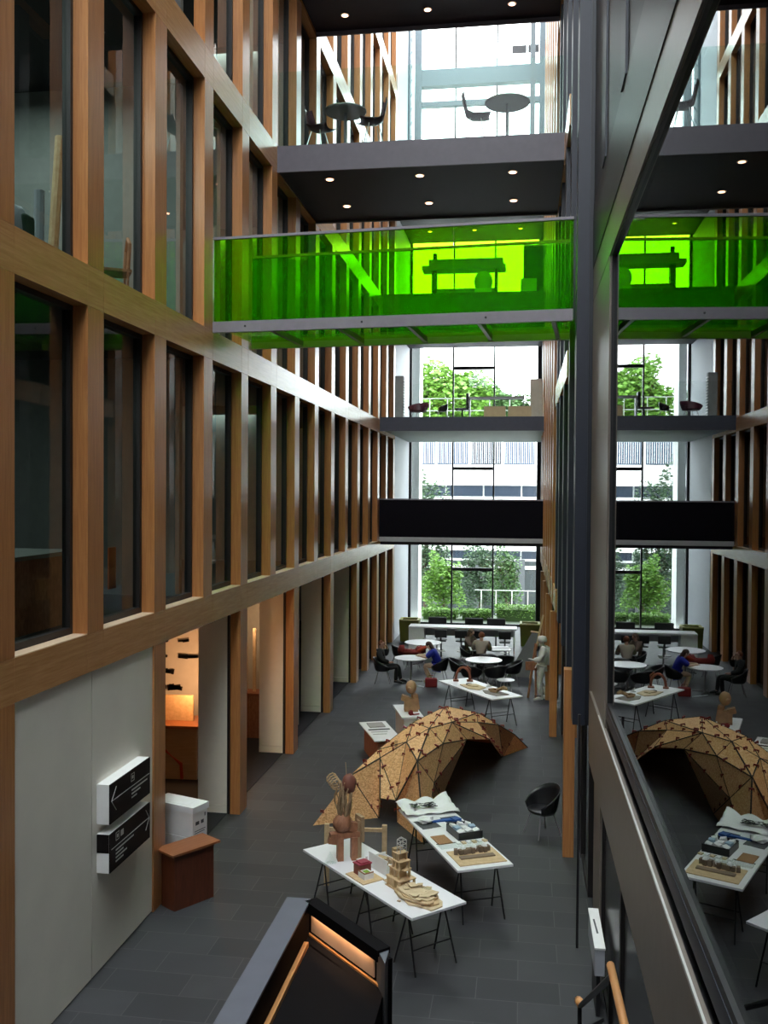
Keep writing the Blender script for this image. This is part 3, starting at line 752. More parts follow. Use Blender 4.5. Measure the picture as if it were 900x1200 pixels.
# things on the third table
def atC(x, y): return (-1.055 + x*math.cos(angC) - y*math.sin(angC), 24.075 + x*math.sin(angC) + y*math.cos(angC), ZT)
t = thing('arch_model', 'small reddish brown arch model standing on the far trestle table', 'model', atC(-.95, .12), .1)
RB = mat('terracotta_wood', (.24, .075, .04), .7)
mb = MB()
mb.tube([(.19*math.cos(a), 0, .04+.32*math.sin(a)) for a in [math.pi*i/12 for i in range(13)]], .035, 8)
mb.build('arch', RB, t)
MB().box(-.26, -.12, -.10, .10, 0, .03).build('foot', RB, t); MB().box(.10, .26, -.10, .10, 0, .03).build('foot', RB, t)
MB().tube([(.17, .08, .03), (.19, .09, .3), (.1, .08, .37)], .03, 8).build('back_rib', RB, t)
t = thing('relief_model', 'flat pale brown relief model in the middle of the far trestle table', 'model', atC(-.1, -.05), angC)
MB().prism([(-.42, -.2), (.1, -.26), (.36, -.1), (.2, .2), (-.3, .22)], 0, .02).cbox((-.1, -.02, .03), (.3, .16, .025), .2).build('relief', PL2, t)
MB().cbox((-.3, 0, .03), (.12, .1, .02), .3).build('dark_patch', GRYB, t)
t = thing('folded_bird', 'tiny white folded paper bird on the far trestle table', 'model', atC(-.02, .32), .5)
MB().prism([(-.08, 0), (0, -.03), (.08, 0), (0, .03)], 0, .03).poly([(-.03, 0, .02), (.04, 0, .03), (-.06, 0, .13)]).build('paper_body', PAPER, t, solid=.004)
t = thing('driftwood_model', 'small knobbly driftwood piece on a clay slab at the right of the far table', 'model', atC(.72, .02), angC)
MB().prism([(-.4, -.12), (-.1, -.25), (.3, -.18), (.3, .2), (-.2, .18)], 0, .015).build('clay_slab', mat('grey_clay', (.3, .27, .24), .8), t)
MB().tube([(-.3, 0, .04), (-.1, .02, .07), (.1, 0, .10), (.2, .12, .16), (.28, .16, .13)], [.02, .045, .05, .06, .03], 8).cbox((0, -.05, .05), (.2, .05, .04), .5).build('driftwood', TWIG, t)

# left display boxes behind the arch
t = thing('display_stand', 'low brown box stand with tilted white print sheet, left of the arch', 'stand', (-3.02, 20.0, 0), math.atan2(-1.5, .58))
MB().box(-.62, .70, -.20, .22, 0, .50).build('box', BROWNW, t)
MB().box(-.80, .82, -.28, .32, .56, .585).build('white_top', WTOP, t)
MB().box(-.6, .65, -.15, .18, .50, .56).build('riser', BROWNW, t)
MB().box(-.62, -.25, -.15, .2, .586, .61).box(-.1, -.04, -.22, .24, .586, .592).box(.1, .14, -.2, .16, .586, .59).box(.3, .33, -.2, .1, .586, .59).build('print', mat('grey_print', (.35, .34, .33), .8), t)
MB().box(-.10, -.02, -.22, .25, .5925, .596).build('dark_print_band', INK, t)
t = thing('display_stand', 'narrow tall white stand behind the arch, under the carved bust', 'stand', (-2.62, 21.9, 0), math.atan2(-1.5, .45))
MB().box(-.65, .65, -.26, .26, .55, .60).build('white_top', WTOP, t)
MB().box(-.6, .6, -.2, .2, 0, .55).build('box', WHITE, t)
t = thing('carved_bust', 'brown carved head and shoulders bust on the white stand behind the arch', 'sculpture', (-2.55, 21.9, .602), .2)
MB().box(-.16, .16, -.12, .12, 0, .30).cbox((-.14, -.02, .30), (.18, .2, .12), 0, 0, .3).cbox((.10, 0, .22), (.12, .2, .36), .2, 0, -.15).build('shoulders', mat('carved_brown', (.33, .19, .10), .7, var=.2), t)
MB().ell((.0, 0, .56), (.13, .13, .16), 12, noise=.03).ell((-.05, -.10, .55), (.05, .05, .04), 8).build('head', mat('carved_tan', (.42, .26, .14), .6), t, smooth=True)
t = thing('red_bow', 'small red crumpled ribbon in front of the carved bust', 'ribbon', (-2.50, 21.45, .602), .2)
MB().ell((0, 0, .05), (.07, .04, .06), 8, noise=.3).cbox((.12, 0, .02), (.16, .04, .02), .4).build('ribbon', RED, t)

# ------------------------------------------------------------------ chairs
def tub_chair(label, x, y, rz, group=None, seat_h=.44, back=.80, m=None, name='tub_chair', r=.29, legs='four', z=0, cat='chair'):
    """faces local +x"""
    m = m or BLACK
    t = thing(name, label, cat, (x, y, z), rz, group)
    mb = MB(); n = 18; rows = 6; g = []
    for i in range(n+1):
        a = R(50) + R(260)*i/n
        k = max(0, math.cos((a-math.pi)*.62))
        top = seat_h+.04+(back-seat_h-.04)*k**1.2
        col = []
        for j in range(rows):
            q = j/(rows-1); z_ = seat_h-.06+(top-seat_h+.06)*q
            rr = r*(.72+.30*q**.6)
            col.append(mb.bm.verts.new((rr*math.cos(a), rr*math.sin(a), z_)))
        g.append(col)
    for i in range(n):
        for j in range(rows-1): mb.bm.faces.new([g[i][j], g[i+1][j], g[i+1][j+1], g[i][j+1]])
    mb.build('backrest', m, t, smooth=True, solid=.018)
    MB().lathe([(.001, seat_h-.075), (r*.72, seat_h-.06), (r*.86, seat_h-.01), (r*.8, seat_h), (.001, seat_h-.015)], n=22).build('seat', m, t, smooth=True)
    if legs == 'four':
        for sx in (-1, 1):
            for sy in (-1, 1): MB().tube([(sx*.13, sy*.13, seat_h-.07), (sx*.23, sy*.22, 0)], .011, 6).build('leg', GREYM, t)
    else:
        MB().tube([(0, 0, .02), (0, 0, seat_h-.07)], .03, 8).build('column', GREYM, t)
        MB().lathe([(.24, 0), (.24, .02), (.03, .05)], n=20).build('base', legs, t, smooth=True)
    return t
tub_chair('black tub chair standing alone by the right hand oak post', .38, 15.9, R(215), back=.82)
tub_chair('black chair under the man in the dark suit', -4.12, 27.95, R(5), back=.78)
tub_chair('black tub chair under the woman in blue, its back towards the arch tables', -2.45, 28.35, R(172), back=.78)
# round table with the two people
def round_table(label, x, y, rr, h, m, mp=GREYM):
    t = thing('round_table', label, 'table', (x, y, 0))
    MB().lathe([(.001, h-.03), (rr-.02, h-.03), (rr, h-.015), (rr, h), (.001, h)], n=36).build('table_top', m, t)
    MB().tube([(0, 0, .03), (0, 0, h-.03)], .03, 10).build('pedestal', mp, t)
    mb = MB()
    for i in range(4):
        a = i*1.571+.4; mb.tube([(0, 0, .05), (.36*math.cos(a), .36*math.sin(a), .015)], .018, 6)
    mb.build('star_base', mp, t); return t
round_table('white round cafe table between the seated man and the woman in blue', -3.3, 28.25, .5, .74, WTOP)
round_table('white round table behind the woman in blue, with a red jacket beside it', -3.25, 31.3, .62, .74, WTOP)
round_table('bright white round table ringed by black tub chairs', -1.1, 28.25, .55, .75, WTOP)
for (dx, dy, a, s) in ((-.34, -.72, 62, 'left of the two black tub chairs nearest the camera at the ringed white table'), (.36, -.70, 118, 'right of the two black tub chairs nearest the camera at the ringed white table'),
                       (-.72, .05, -2, 'black tub chair on the left side of the ringed white table'), (.82, .05, 182, 'black tub chair on the right side of the ringed white table'),
                       (.1, .74, 268, 'black tub chair on the far side of the ringed white table')):
    tub_chair(s, -1.1+dx, 28.25+dy, R(a), back=.76, r=.33)
tub_chair('black tub chair at the left side of the table behind the woman', -3.95, 30.7, R(30), back=.74)
t = thing('jacket', 'crumpled orange red jacket slung over the chair behind the woman', 'jacket', (-3.55, 30.35, .45), .1)
MB().ell((0, 0, .10), (.36, .2, .10), 12, noise=.25).ell((-.3, 0, .17), (.13, .15, .15), 10, noise=.25).ell((.3, .05, .16), (.18, .16, .14), 10, noise=.25).build('body', mat('orange_red_cloth', (.20, .018, .012), .8), t, smooth=True)
MB().tube([(.2, -.1, .12), (.5, -.1, .3)], .06, 8).build('sleeve', mat('orange_red_cloth_lining', (.45, .05, .02), .8), t, smooth=True)
t = tub_chair('small black chair holding the red jacket', -3.5, 30.4, R(90), back=.44, seat_h=.42)
t = thing('white_stool', 'small white plastic chair with wire legs right of the ringed table', 'chair', (-.42, 26.8, 0), .5)
MB().lathe([(.001, .40), (.2, .41), (.26, .45), (.24, .455), (.001, .42)], n=18).build('seat', WTOP, t, smooth=True)
for i in range(4): MB().tube([(.12*math.cos(i*1.57+.8), .12*math.sin(i*1.57+.8), .41), (.2*math.cos(i*1.57+.8), .2*math.sin(i*1.57+.8), 0)], .009, 6).build('leg', ALU, t)
# cafe square table with papers
t = thing('square_table', 'white square table strewn with papers beside the people in pale tops', 'table', (-1.0, 30.4, 0), .15)
MB().box(-.65, .65, -.4, .4, .72, .75).build('table_top', WTOP, t)
for sx in (-.58, .58):
    for sy in (-.33, .33): MB().tube([(sx, sy, 0), (sx, sy, .72)], .018, 6).build('leg', GREYM, t)
for i, (dx, dy, a, lb) in enumerate(((.2, -.05, .2, 'large white drawing sheet on the square table'), (.42, .12, -.4, 'white sheet overhanging the right edge of the square table'), (-.2, -.2, .5, 'white sheet in front of the beige jumper on the square table'))):
    q = thing('drawing_sheet', lb, 'paper', (-1.0+dx, 30.4+dy, .752+.004*i), a)
    MB().box(-.26, .26, -.2, .2, 0, .003).build('sheet', PAPER, q)
for (x, y, a, s) in ((-1.25, 29.75, 85, 'black tub chair under the red haired person'), (-.5, 29.62, 95, 'empty black tub chair beside the red haired person'), (-1.7, 30.9, -20, 'black tub chair under the person in taupe')):
    tub_chair(s, x, y, R(a), back=.72)
# long high white table and its chairs
lt = thing('high_table', 'long white high table in front of the garden window', 'table', (-2.07, 33.5, 0))
MB().box(-1.9, 1.92, -.35, .35, .94, 1.0).build('table_top', WTOP, lt)
MB().box(-1.9, -1.35, -.3, .3, 0, .94).build('panel_leg', WHITE, lt)
MB().box(1.80, 1.86, -.3, .3, 0, .94).build('leg', WTOP, lt)
MB().box(-1.35, 1.8, .22, .26, .62, .94).build('modesty_panel', mat('grey_panel', (.4, .4, .42), .5), lt)
def swivel(label, x, y, rz, group=None):
    t = thing('bar_stool', label, 'stool', (x, y, 0), rz, group)
    MB().box(-.17, .17, -.19, .19, .60, .66).build('seat', BLACK, t, bevel=.03)
    MB().box(-.20, -.15, -.21, .21, .74, 1.02).build('backrest', BLACK, t, bevel=.02)
    MB().box(-.19, -.16, -.03, .03, .62, .76).build('back_stem', BLACK, t)
    MB().tube([(0, 0, .03), (0, 0, .6)], .03, 8).build('column', GREYM, t)
    MB().lathe([(.23, 0), (.23, .02), (.04, .05)], n=18).build('base', GREYM, t)
    MB().lathe([(.15, .25), (.17, .26), (.15, .27)], n=18).build('foot_ring', ALU, t)
    return t
for (x, s) in ((-2.75, 'black bar stool at the near side of the long white table, left one'), (-2.05, 'black bar stool at the near side of the long white table, middle one'), (-1.55, 'black bar stool behind the red haired person at the long white table'), (-.55, 'black bar stool at the near right end of the long white table')):
    swivel(s, x, 32.55, R(90))
for (x, s) in ((-3.07, 'black bar stool across the long white table, before the left window pane'), (-1.72, 'black bar stool across the long white table, before the middle window pane'), (-.91, 'black bar stool across the long white table, before the right window pane')):
    t = thing('bar_stool', s, 'stool', (x, 34.45, 0), R(-90))
    MB().box(-.25, -.19, -.34, .34, .80, 1.16).build('backrest', BLACK, t, bevel=.05)
    MB().box(-.2, .2, -.26, .26, .62, .68).build('seat', BLACK, t, bevel=.03)
    MB().box(-.23, -.19, -.04, .04, .64, .82).build('back_stem', BLACK, t)
    MB().tube([(0, 0, .03), (0, 0, .62)], .03, 8).build('column', GREYM, t)
    MB().lathe([(.23, 0), (.23, .02), (.04, .05)], n=18).build('base', GREYM, t)
# olive boxes
def olive(label, x, y, w):
    t = thing('olive_tub', label, 'planter', (x, y, 0))
    a, b = w/2*.9, w/2
    mb = MB()
    lo = [(-a, -a), (a, -a), (a, a), (-a, a)]; hi = [(-b, -b), (b, -b), (b, b), (-b, b)]
    for i in range(4):
        j = (i+1) % 4; mb.poly([(*lo[i], .03), (*lo[j], .03), (*hi[j], .82), (*hi[i], .82)])
    mb.poly([(*p, .03) for p in lo]); mb.build('body', OLIVE, t, solid=.05)
    MB().box(-b-.02, b+.02, -b-.02, -b+.06, .82, .87).box(-b-.02, b+.02, b-.06, b+.02, .82, .87).box(-b-.02, -b+.06, -b+.06, b-.06, .82, .87).box(b-.06, b+.02, -b+.06, b-.06, .82, .87).build('rim', OLIVEL, t)
    MB().box(-b+.06, b-.06, -b+.06, b-.06, .60, .62).build('inner_floor', OLIVE, t)
olive('olive green square tub with pale rim at the right of the garden window', .33, 35.9, .72)
olive('olive green square tub with pale rim at the left behind the high table', -4.28, 36.2, .72)
bag = thing('handbag', 'dark red handbag on the floor by the woman in blue', 'bag', (-2.62, 27.62, 0), .1)
MB().box(-.18, .18, -.09, .09, 0, .26).build('body', RED, bag, bevel=.03)
MB().tube([(-.09, 0, .25), (-.07, 0, .34), (.07, 0, .34), (.09, 0, .25)], .01, 6).build('handle', RED, bag)
t = thing('white_stick', 'thin white stick lying on the floor between the table and red bag', 'stick', (-3.05, 27.65, .0))
MB().tube([(-.25, .18, .012), (.22, -.12, .012)], .011, 6).build('rod', WTOP, t)

# ------------------------------------------------------------------ people
def skinned(name, joints, edges_, m, parent=None, sub=2, smooth=True):
    """joints: list of (x,y,z,r) ; first is root"""
    me = bpy.data.meshes.new(name); me.from_pydata([j[:3] for j in joints], edges_, [])
    o = bpy.data.objects.new(name, me); COL.objects.link(o)
    if parent: o.parent = parent
    k = o.modifiers.new('skin', 'SKIN')
    sv = me.skin_vertices[0].data
    for i, j in enumerate(joints): sv[i].radius = (j[3], j[3]) if len(j) == 4 else (j[3], j[4])
    sv[0].use_root = True
    k.use_smooth_shade = smooth
    s = o.modifiers.new('sub', 'SUBSURF'); s.levels = sub; s.render_levels = sub
    me.materials.append(m); return o
def person(label, loc, rz, P, skin, top, legs, hair, shoe, sleeves='long', legwear='long', hairstyle='short'):
    """P: dict of joint positions in local space, facing +x"""
    t = thing('person', label, 'person', loc, rz)
    J = {k: Vector(v) for k, v in P.items()}
    names = ['pelvis', 'belly', 'chest', 'neck', 'head', 'crown', 'shL', 'elL', 'wrL', 'haL', 'shR', 'elR', 'wrR', 'haR', 'hipL', 'knL', 'anL', 'toL', 'hipR', 'knR', 'anR', 'toR']
    rad = dict(pelvis=(.125, .095), belly=(.11, .09), chest=(.125, .09), neck=(.055, .055), head=(.085, .09), crown=(.075, .08), sh=(.06, .06), el=(.042, .042), wr=(.03, .03), ha=(.03, .035), hip=(.088, .088), kn=(.06, .06), an=(.042, .042), to=(.035, .03))
    h = J['head']; nk = J['neck']
    up = (h-nk).normalized(); J['crown'] = h + up*.09
    js = []; idx = {}
    for i, n in enumerate(names):
        k = n[:2] if n[:2] in rad and n not in rad else n
        k = n if n in rad else (n[:-1] if n[:-1] in rad else n[:2])
        idx[n] = i; js.append((*J[n], *rad[k]))
    ed = [('pelvis', 'belly'), ('belly', 'chest'), ('chest', 'neck'), ('neck', 'head'), ('head', 'crown'), ('chest', 'shL'), ('shL', 'elL'), ('elL', 'wrL'), ('wrL', 'haL'), ('chest', 'shR'), ('shR', 'elR'), ('elR', 'wrR'), ('wrR', 'haR'), ('pelvis', 'hipL'), ('hipL', 'knL'), ('knL', 'anL'), ('anL', 'toL'), ('pelvis', 'hipR'), ('hipR', 'knR'), ('knR', 'anR'), ('anR', 'toR')]
    ed = [(idx[a], idx[b]) for a, b in ed]
    # fingers and nose grow out of the same body surface
    for s in 'LR':
        wr, ha = J['wr'+s], J['ha'+s]; d = (ha-wr).normalized(); side = d.cross(Vector((0, 0, 1)))
        side = side.normalized() if side.length > .1 else Vector((0, 1, 0))
        for q in range(4):
            b = ha + side*(q-1.5)*.02; e = b + d*(.045 + .008*(q in (1, 2))); e2 = e + d*.022 + Vector((0, 0, -.016))
            js += [(*e, .009, .009), (*e2, .008, .008)]; ed += [(idx['ha'+s], len(js)-2), (len(js)-2, len(js)-1)]
        th_ = wr.lerp(ha, .5) + side*.045 + d*.02
        js.append((*th_, .010, .010)); ed.append((idx['wr'+s], len(js)-1))
    fw = Vector(P.get('face', (1, 0, 0))).normalized()
    js.append((*(h + fw*.105 - up*.005), .014, .014)); ed.append((idx['head'], len(js)-1))
    body = skinned('body', js, ed, skin, t)
    # features
    sd = up.cross(fw).normalized()
    mb = MB()
    for s in (-1, 1): mb.ell(h + fw*.082 + sd*.033*s + up*.028, (.012, .012, .008), 8)
    mb.build('eyes', INK, t)
    for s in (-1, 1): MB().ell(h + sd*.088*s + up*.01, (.02, .012, .03), 8).build('ear', skin, t, smooth=True)
    mb = MB().ell(h + fw*.085 - up*.045, (.012, .02, .005), 8); mb.build('mouth', mat('lips', (.3, .08, .07), .5), t)
    mb = MB()
    M = Matrix((fw, sd, up)).transposed()
    if hairstyle == 'bald': mb.ell(h - fw*.045 + up*.03, (.072, .092, .085), 14, M=M.to_4x4())
    else:
        mb.ell(h - fw*.03 + up*.045, (.098, .102, .095), 14, M=M.to_4x4(), noise=.02)
        if hairstyle == 'long': mb.ell(h - fw*.06 - up*.05, (.07, .10, .14), 12, M=M.to_4x4(), noise=.04)
    mb.build('hair', hair, t, smooth=True)
    def sub(ns, es, grow, nm, m, cut=None):
        q = [(*J[n], *(v+grow for v in js[idx[n]][3:5])) for n in ns]
        return skinned(nm, q, es, m, t)
    base = ['pelvis', 'belly', 'chest', 'shL', 'elL', 'shR', 'elR']
    e = [(0, 1), (1, 2), (2, 3), (3, 4), (2, 5), (5, 6)]
    if sleeves == 'long': base += ['wrL', 'wrR']; e += [(4, 7), (6, 8)]
    sub(base, e, .042, 'top_garment', top)
    if legwear == 'long': sub(['pelvis', 'hipL', 'knL', 'anL', 'hipR', 'knR', 'anR'], [(0, 1), (1, 2), (2, 3), (0, 4), (4, 5), (5, 6)], .018, 'trousers', legs)
    else:
        J['thL'] = J['hipL'].lerp(J['knL'], .45); J['thR'] = J['hipR'].lerp(J['knR'], .45); idx['thL'] = idx['knL']; idx['thR'] = idx['knR']
        q = [(*J[n], rr_, rr_) for n, rr_ in (('pelvis', .16), ('hipL', .11), ('thL', .09), ('hipR', .11), ('thR', .09))]
        skinned('skirt', q, [(0, 1), (1, 2), (0, 3), (3, 4)], legs, t)
    for s in 'LR':
        a, b = J['an'+s], J['to'+s]
        MB().tube([a + (a-b).normalized()*.05 - Vector((0, 0, .03)), a.lerp(b, .5), b + (b-a).normalized()*.05], [.045, .05, .03], 8).build('shoe', shoe, t, smooth=True)
    return t
SUIT = mat('charcoal_suit', (.012, .013, .014), .8); BLUE = mat('royal_blue_cloth', (.008, .018, .30), .7)
BEIGE = mat('beige_knit', (.36, .29, .24), .9); HAIRG = mat('ginger_hair', (.22, .07, .03), .7); HAIRB = mat('brown_hair', (.06, .03, .02), .7); HAIRD = mat('dull_brown_hair', (.15, .10, .07), .8)
person('man in a dark suit leaning back in a chair, hand raised to his face', (-4.12, 27.95, 0), R(0), dict(
    pelvis=(.0, 0, .52), belly=(-.03, 0, .68), chest=(-.08, 0, .90), neck=(-.07, 0, 1.06), head=(-.04, 0, 1.18), face=(1, 0, -.1),
    shL=(-.09, .18, .98), elL=(.08, .24, .82), wrL=(.12, .10, 1.04), haL=(.10, .05, 1.10), shR=(-.09, -.18, .98), elR=(.0, -.25, .74), wrR=(.22, -.18, .66), haR=(.29, -.15, .66),
    hipL=(.06, .10, .50), knL=(.46, .14, .50), anL=(.52, .14, .09), toL=(.66, .16, .05), hipR=(.06, -.10, .50), knR=(.44, -.10, .52), anR=(.40, -.06, .09), toR=(.55, -.06, .05)),
    SKIN, SUIT, SUIT, HAIRG, BLACK, hairstyle='bald')
person('woman in a royal blue top with bare legs leaning over the round table', (-2.45, 28.35, 0), R(180), dict(
    pelvis=(.0, 0, .52), belly=(.07, 0, .68), chest=(.16, 0, .88), neck=(.26, 0, 1.0), head=(.32, 0, 1.10), face=(1, 0, -.35),
    shL=(.19, .17, .94), elL=(.38, .22, .78), wrL=(.58, .10, .80), haL=(.65, .07, .80), shR=(.19, -.17, .94), elR=(.36, -.24, .78), wrR=(.56, -.14, .80), haR=(.63, -.11, .80),
    hipL=(.06, .10, .50), knL=(.45, .10, .50), anL=(.30, .10, .10), toL=(.42, .12, .05), hipR=(.06, -.10, .50), knR=(.47, -.06, .50), anR=(.24, -.04, .10), toR=(.36, -.02, .05)),
    mat('fair_skin', (.62, .40, .29), .5), BLUE, BLUE, HAIRB, WTOP, sleeves='short', legwear='short', hairstyle='long')
person('red haired person in a beige jumper seen from behind at the paper strewn table', (-1.25, 29.75, 0), R(85), dict(
    pelvis=(.0, 0, .52), belly=(.03, 0, .70), chest=(.06, 0, .92), neck=(.10, 0, 1.08), head=(.14, 0, 1.20), face=(1, .1, -.4),
    shL=(.07, .19, 1.0), elL=(.18, .27, .80), wrL=(.42, .20, .78), haL=(.50, .17, .79), shR=(.07, -.19, 1.0), elR=(.18, -.27, .80), wrR=(.42, -.20, .78), haR=(.50, -.17, .79),
    hipL=(.06, .10, .50), knL=(.46, .14, .50), anL=(.42, .14, .10), toL=(.56, .14, .05), hipR=(.06, -.10, .50), knR=(.46, -.14, .50), anR=(.42, -.14, .10), toR=(.56, -.14, .05)),
    SKIN, BEIGE, mat('dark_trousers', (.02, .02, .025), .8), HAIRG, BLACK, hairstyle='short')
person('person in a taupe top partly hidden left of the red haired person', (-1.72, 30.9, 0), R(-25), dict(
    pelvis=(.0, 0, .52), belly=(.03, 0, .70), chest=(.05, 0, .90), neck=(.08, 0, 1.06), head=(.12, 0, 1.17), face=(1, 0, -.3),
    shL=(.07, .18, .98), elL=(.18, .25, .80), wrL=(.36, .16, .80), haL=(.43, .14, .80), shR=(.07, -.18, .98), elR=(.18, -.25, .80), wrR=(.36, -.16, .80), haR=(.43, -.14, .80),
    hipL=(.06, .10, .50), knL=(.46, .14, .50), anL=(.42, .14, .10), toL=(.56, .14, .05), hipR=(.06, -.10, .50), knR=(.46, -.14, .50), anR=(.42, -.14, .10), toR=(.56, -.14, .05)),
    SKIN, mat('taupe_cloth', (.13, .09, .07), .9), SUIT, HAIRD, BLACK, hairstyle='long')
# white figure sculpture by the right posts
sg = person('life size white figure sculpture with cap and straps standing by the right hand posts', (.60, 26.35, 0), R(182), dict(
    pelvis=(.0, 0, .98), belly=(.0, 0, 1.12), chest=(-.02, 0, 1.35), neck=(.01, 0, 1.53), head=(.03, 0, 1.66), face=(1, 0, -.1),
    shL=(-.02, .19, 1.45), elL=(.06, .24, 1.18), wrL=(.26, .16, 1.14), haL=(.34, .13, 1.16), shR=(-.02, -.19, 1.45), elR=(-.04, -.25, 1.18), wrR=(.10, -.24, .98), haR=(.15, -.23, .92),
    hipL=(.02, .10, .93), knL=(.10, .12, .52), anL=(.04, .13, .10), toL=(.20, .14, .05), hipR=(.0, -.10, .93), knR=(.06, -.13, .50), anR=(-.14, -.14, .10), toR=(.02, -.15, .05)),
    CLOTHW, CLOTHW, CLOTHW, CLOTHW, CLOTHW)
sg.name = 'figure_sculpture'; sg['category'] = 'sculpture'
MB().lathe([(.13, .64-.0), (.135, .70), (.11, .78), (.001, .81)], (.02, 0, 1.0), 18).build('cap', CLOTHW, sg, smooth=True)
MB().tube([(.13, 0, .86), (0, .16, .84), (-.14, 0, .86), (0, -.16, .84), (.13, 0, .86)], .012, 6).build('strap', INK, sg)
MB().tube([(.22, .13, .14), (.05, .2, .16)], .012, 6).tube([(.0, -.14, .16), (-.18, -.14, .15)], .012, 6).build('ankle_strap', INK, sg)
MB().tube([(-.14, -.02, 1.0), (-.15, 0, 1.45), (-.08, 0, 1.5)], [.08, .09, .05], 10).build('drape', CLOTHW, sg, smooth=True)
eb = thing('easel', 'brown timber easel with tall pale stick behind the white figure sculpture', 'easel', (.32, 26.75, 0), .1)
MB().tube([(-.12, -.1, 0), (.1, .1, 1.5)], .035, 6).build('leg', BROWNW, eb)
MB().tube([(.1, -.12, 0), (.1, .1, 1.5)], .035, 6).build('leg', BROWNW, eb)
MB().tube([(-.05, .1, .5), (.32, .2, 2.3)], .03, 6).build('stick', PALEW, eb)
MB().box(-.2, .18, -.12, -.08, .78, 1.02).build('shelf', BROWNW, eb)
t = thing('leaning_board', 'grey trapezoid board leaning beside the white figure sculpture', 'board', (.18, 29.6, 0), .0)
Mx = Matrix.Rotation(R(-12), 4, 'X')
mb = MB(); pts = [(-.62, 0, 0), (.18, 0, 0), (.34, 0, 1.38), (.16, 0, 1.40)]
mb.poly([Mx @ Vector(p) for p in pts]); mb.build('panel', mat('grey_board', (.14, .14, .135), .7), t, solid=.03)
mb = MB(); mb.tube([Mx @ Vector((.12, 0, 1.43)), Mx @ Vector((.38, 0, 1.40))], .03, 6); mb.build('top_batten', PALEW, t)

# ------------------------------------------------------------------ left side: signs, desk, box
SIGNB = mat('sign_black', (.008, .006, .006), .6, spec=.15)
def sign(label, z0, z1, arrow_left):
    t = thing('wall_sign', label, 'sign', (XL-.025, 10.38, 0))
    d, L = .165, 1.20
    MB().box(0, d-.012, 0, L, z0, z1).build('sign_box', WHITE, t)
    MB().box(d-.012, d, -.0, L, z0, z1).build('sign_face', SIGNB, t)
    if not arrow_left: MB().box(.002, d-.013, -.004, 0, z0+.24, z1).build('side_band', SIGNB, t)
    TXT = mat('sign_lettering', (.45, .45, .43), .6)
    x = d+.0005; zm = (z0+z1)/2 + (.03 if arrow_left else .04)
    mb = MB(); mb.box(x, x+.002, .04, L-.02, zm-.004, zm+.004); mb.build('sign_line', TXT, t)
    mb = MB()
    if arrow_left:
        for s in (-1, 1):
            p = [(.04, zm), (.17, zm+s*.14)]; mb.tube([(x+.001, p[0][0], p[0][1]), (x+.001, p[1][0], p[1][1])], .005, 4)
    else:
        for s in (-1, 1): mb.tube([(x+.001, L-.03, zm), (x+.001, L-.14, zm+s*.13)], .005, 4)
    mb.build('arrow', TXT, t)
    rnd = random.Random(4 if arrow_left else 8); mb = MB()
    y0 = .62 if arrow_left else .16
    for i, wd in enumerate((.46, .26, .16) if arrow_left else (.5, .22, .30, .2)):
        y = y0; zc = zm-.05-i*.045
        while y < y0+wd:
            w_ = rnd.uniform(.018, .03); mb.box(x, x+.002, y, y+w_, zc-.009, zc+.009); y += w_+.008
    mb.build('lettering', TXT, t)
    mb = MB(); yb = .60 if arrow_left else .16
    mb.box(x, x+.002, yb, yb+.10, zm+.06, zm+.068).box(x, x+.002, yb, yb+.10, zm+.15, zm+.158).box(x, x+.002, yb, yb+.008, zm+.068, zm+.15).box(x, x+.002, yb+.092, yb+.10, zm+.068, zm+.15).box(x, x+.002, yb+.03, yb+.07, zm+.09, zm+.13)
    if not arrow_left: mb.box(x, x+.002, yb+.14, yb+.22, zm+.07, zm+.14)
    mb.build('pictogram', TXT, t)
sign('upper dark wall sign with an arrow pointing left on the pale panel', 1.79, 2.26, True)
s2 = sign('lower black wall sign with an arrow pointing right on the pale panel', 1.21, 1.67, False)
dk = thing('wooden_cabinet', 'dark red hardwood cabinet with overhanging top by the first ground post', 'cabinet', (-4.46, 12.40, 0), math.atan2(.61, .41))
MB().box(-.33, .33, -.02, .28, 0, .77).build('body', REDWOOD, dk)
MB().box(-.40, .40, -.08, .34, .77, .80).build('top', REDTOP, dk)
pl = thing('white_plinth', 'white plinth standing behind the dark red cabinet, under the white carton', 'plinth', (-4.92, 13.10, 0), -.35)
MB().box(-.36, .36, -.17, .17, 0, .74).build('plinth_body', WHITE, pl)
cb = thing('carton', 'white archive carton with printed end on the plinth behind the cabinet', 'box', (-4.92, 13.10, .742), -.35)
MB().box(-.37, .37, -.16, .16, 0, .43).build('box', WHITE, cb)
MB().box(-.39, .39, -.18, .18, .36, .45).build('lid', PAPER, cb)
for q in ((-.10, -.02, .17, .22), (.02, .08, .17, .22), (-.12, .12, .08, .09), (-.12, .10, .05, .06), (.1, .12, .26, .31)): MB().box(.371, .373, *q).build('printed_mark', GRYB, cb)
q = thing('paper_sheet', 'loose white sheet lying on top of the white carton', 'paper', (-4.90, 13.08, 1.194), -.3)
MB().box(-.2, .2, -.12, .12, 0, .003).build('sheet', PAPER, q)
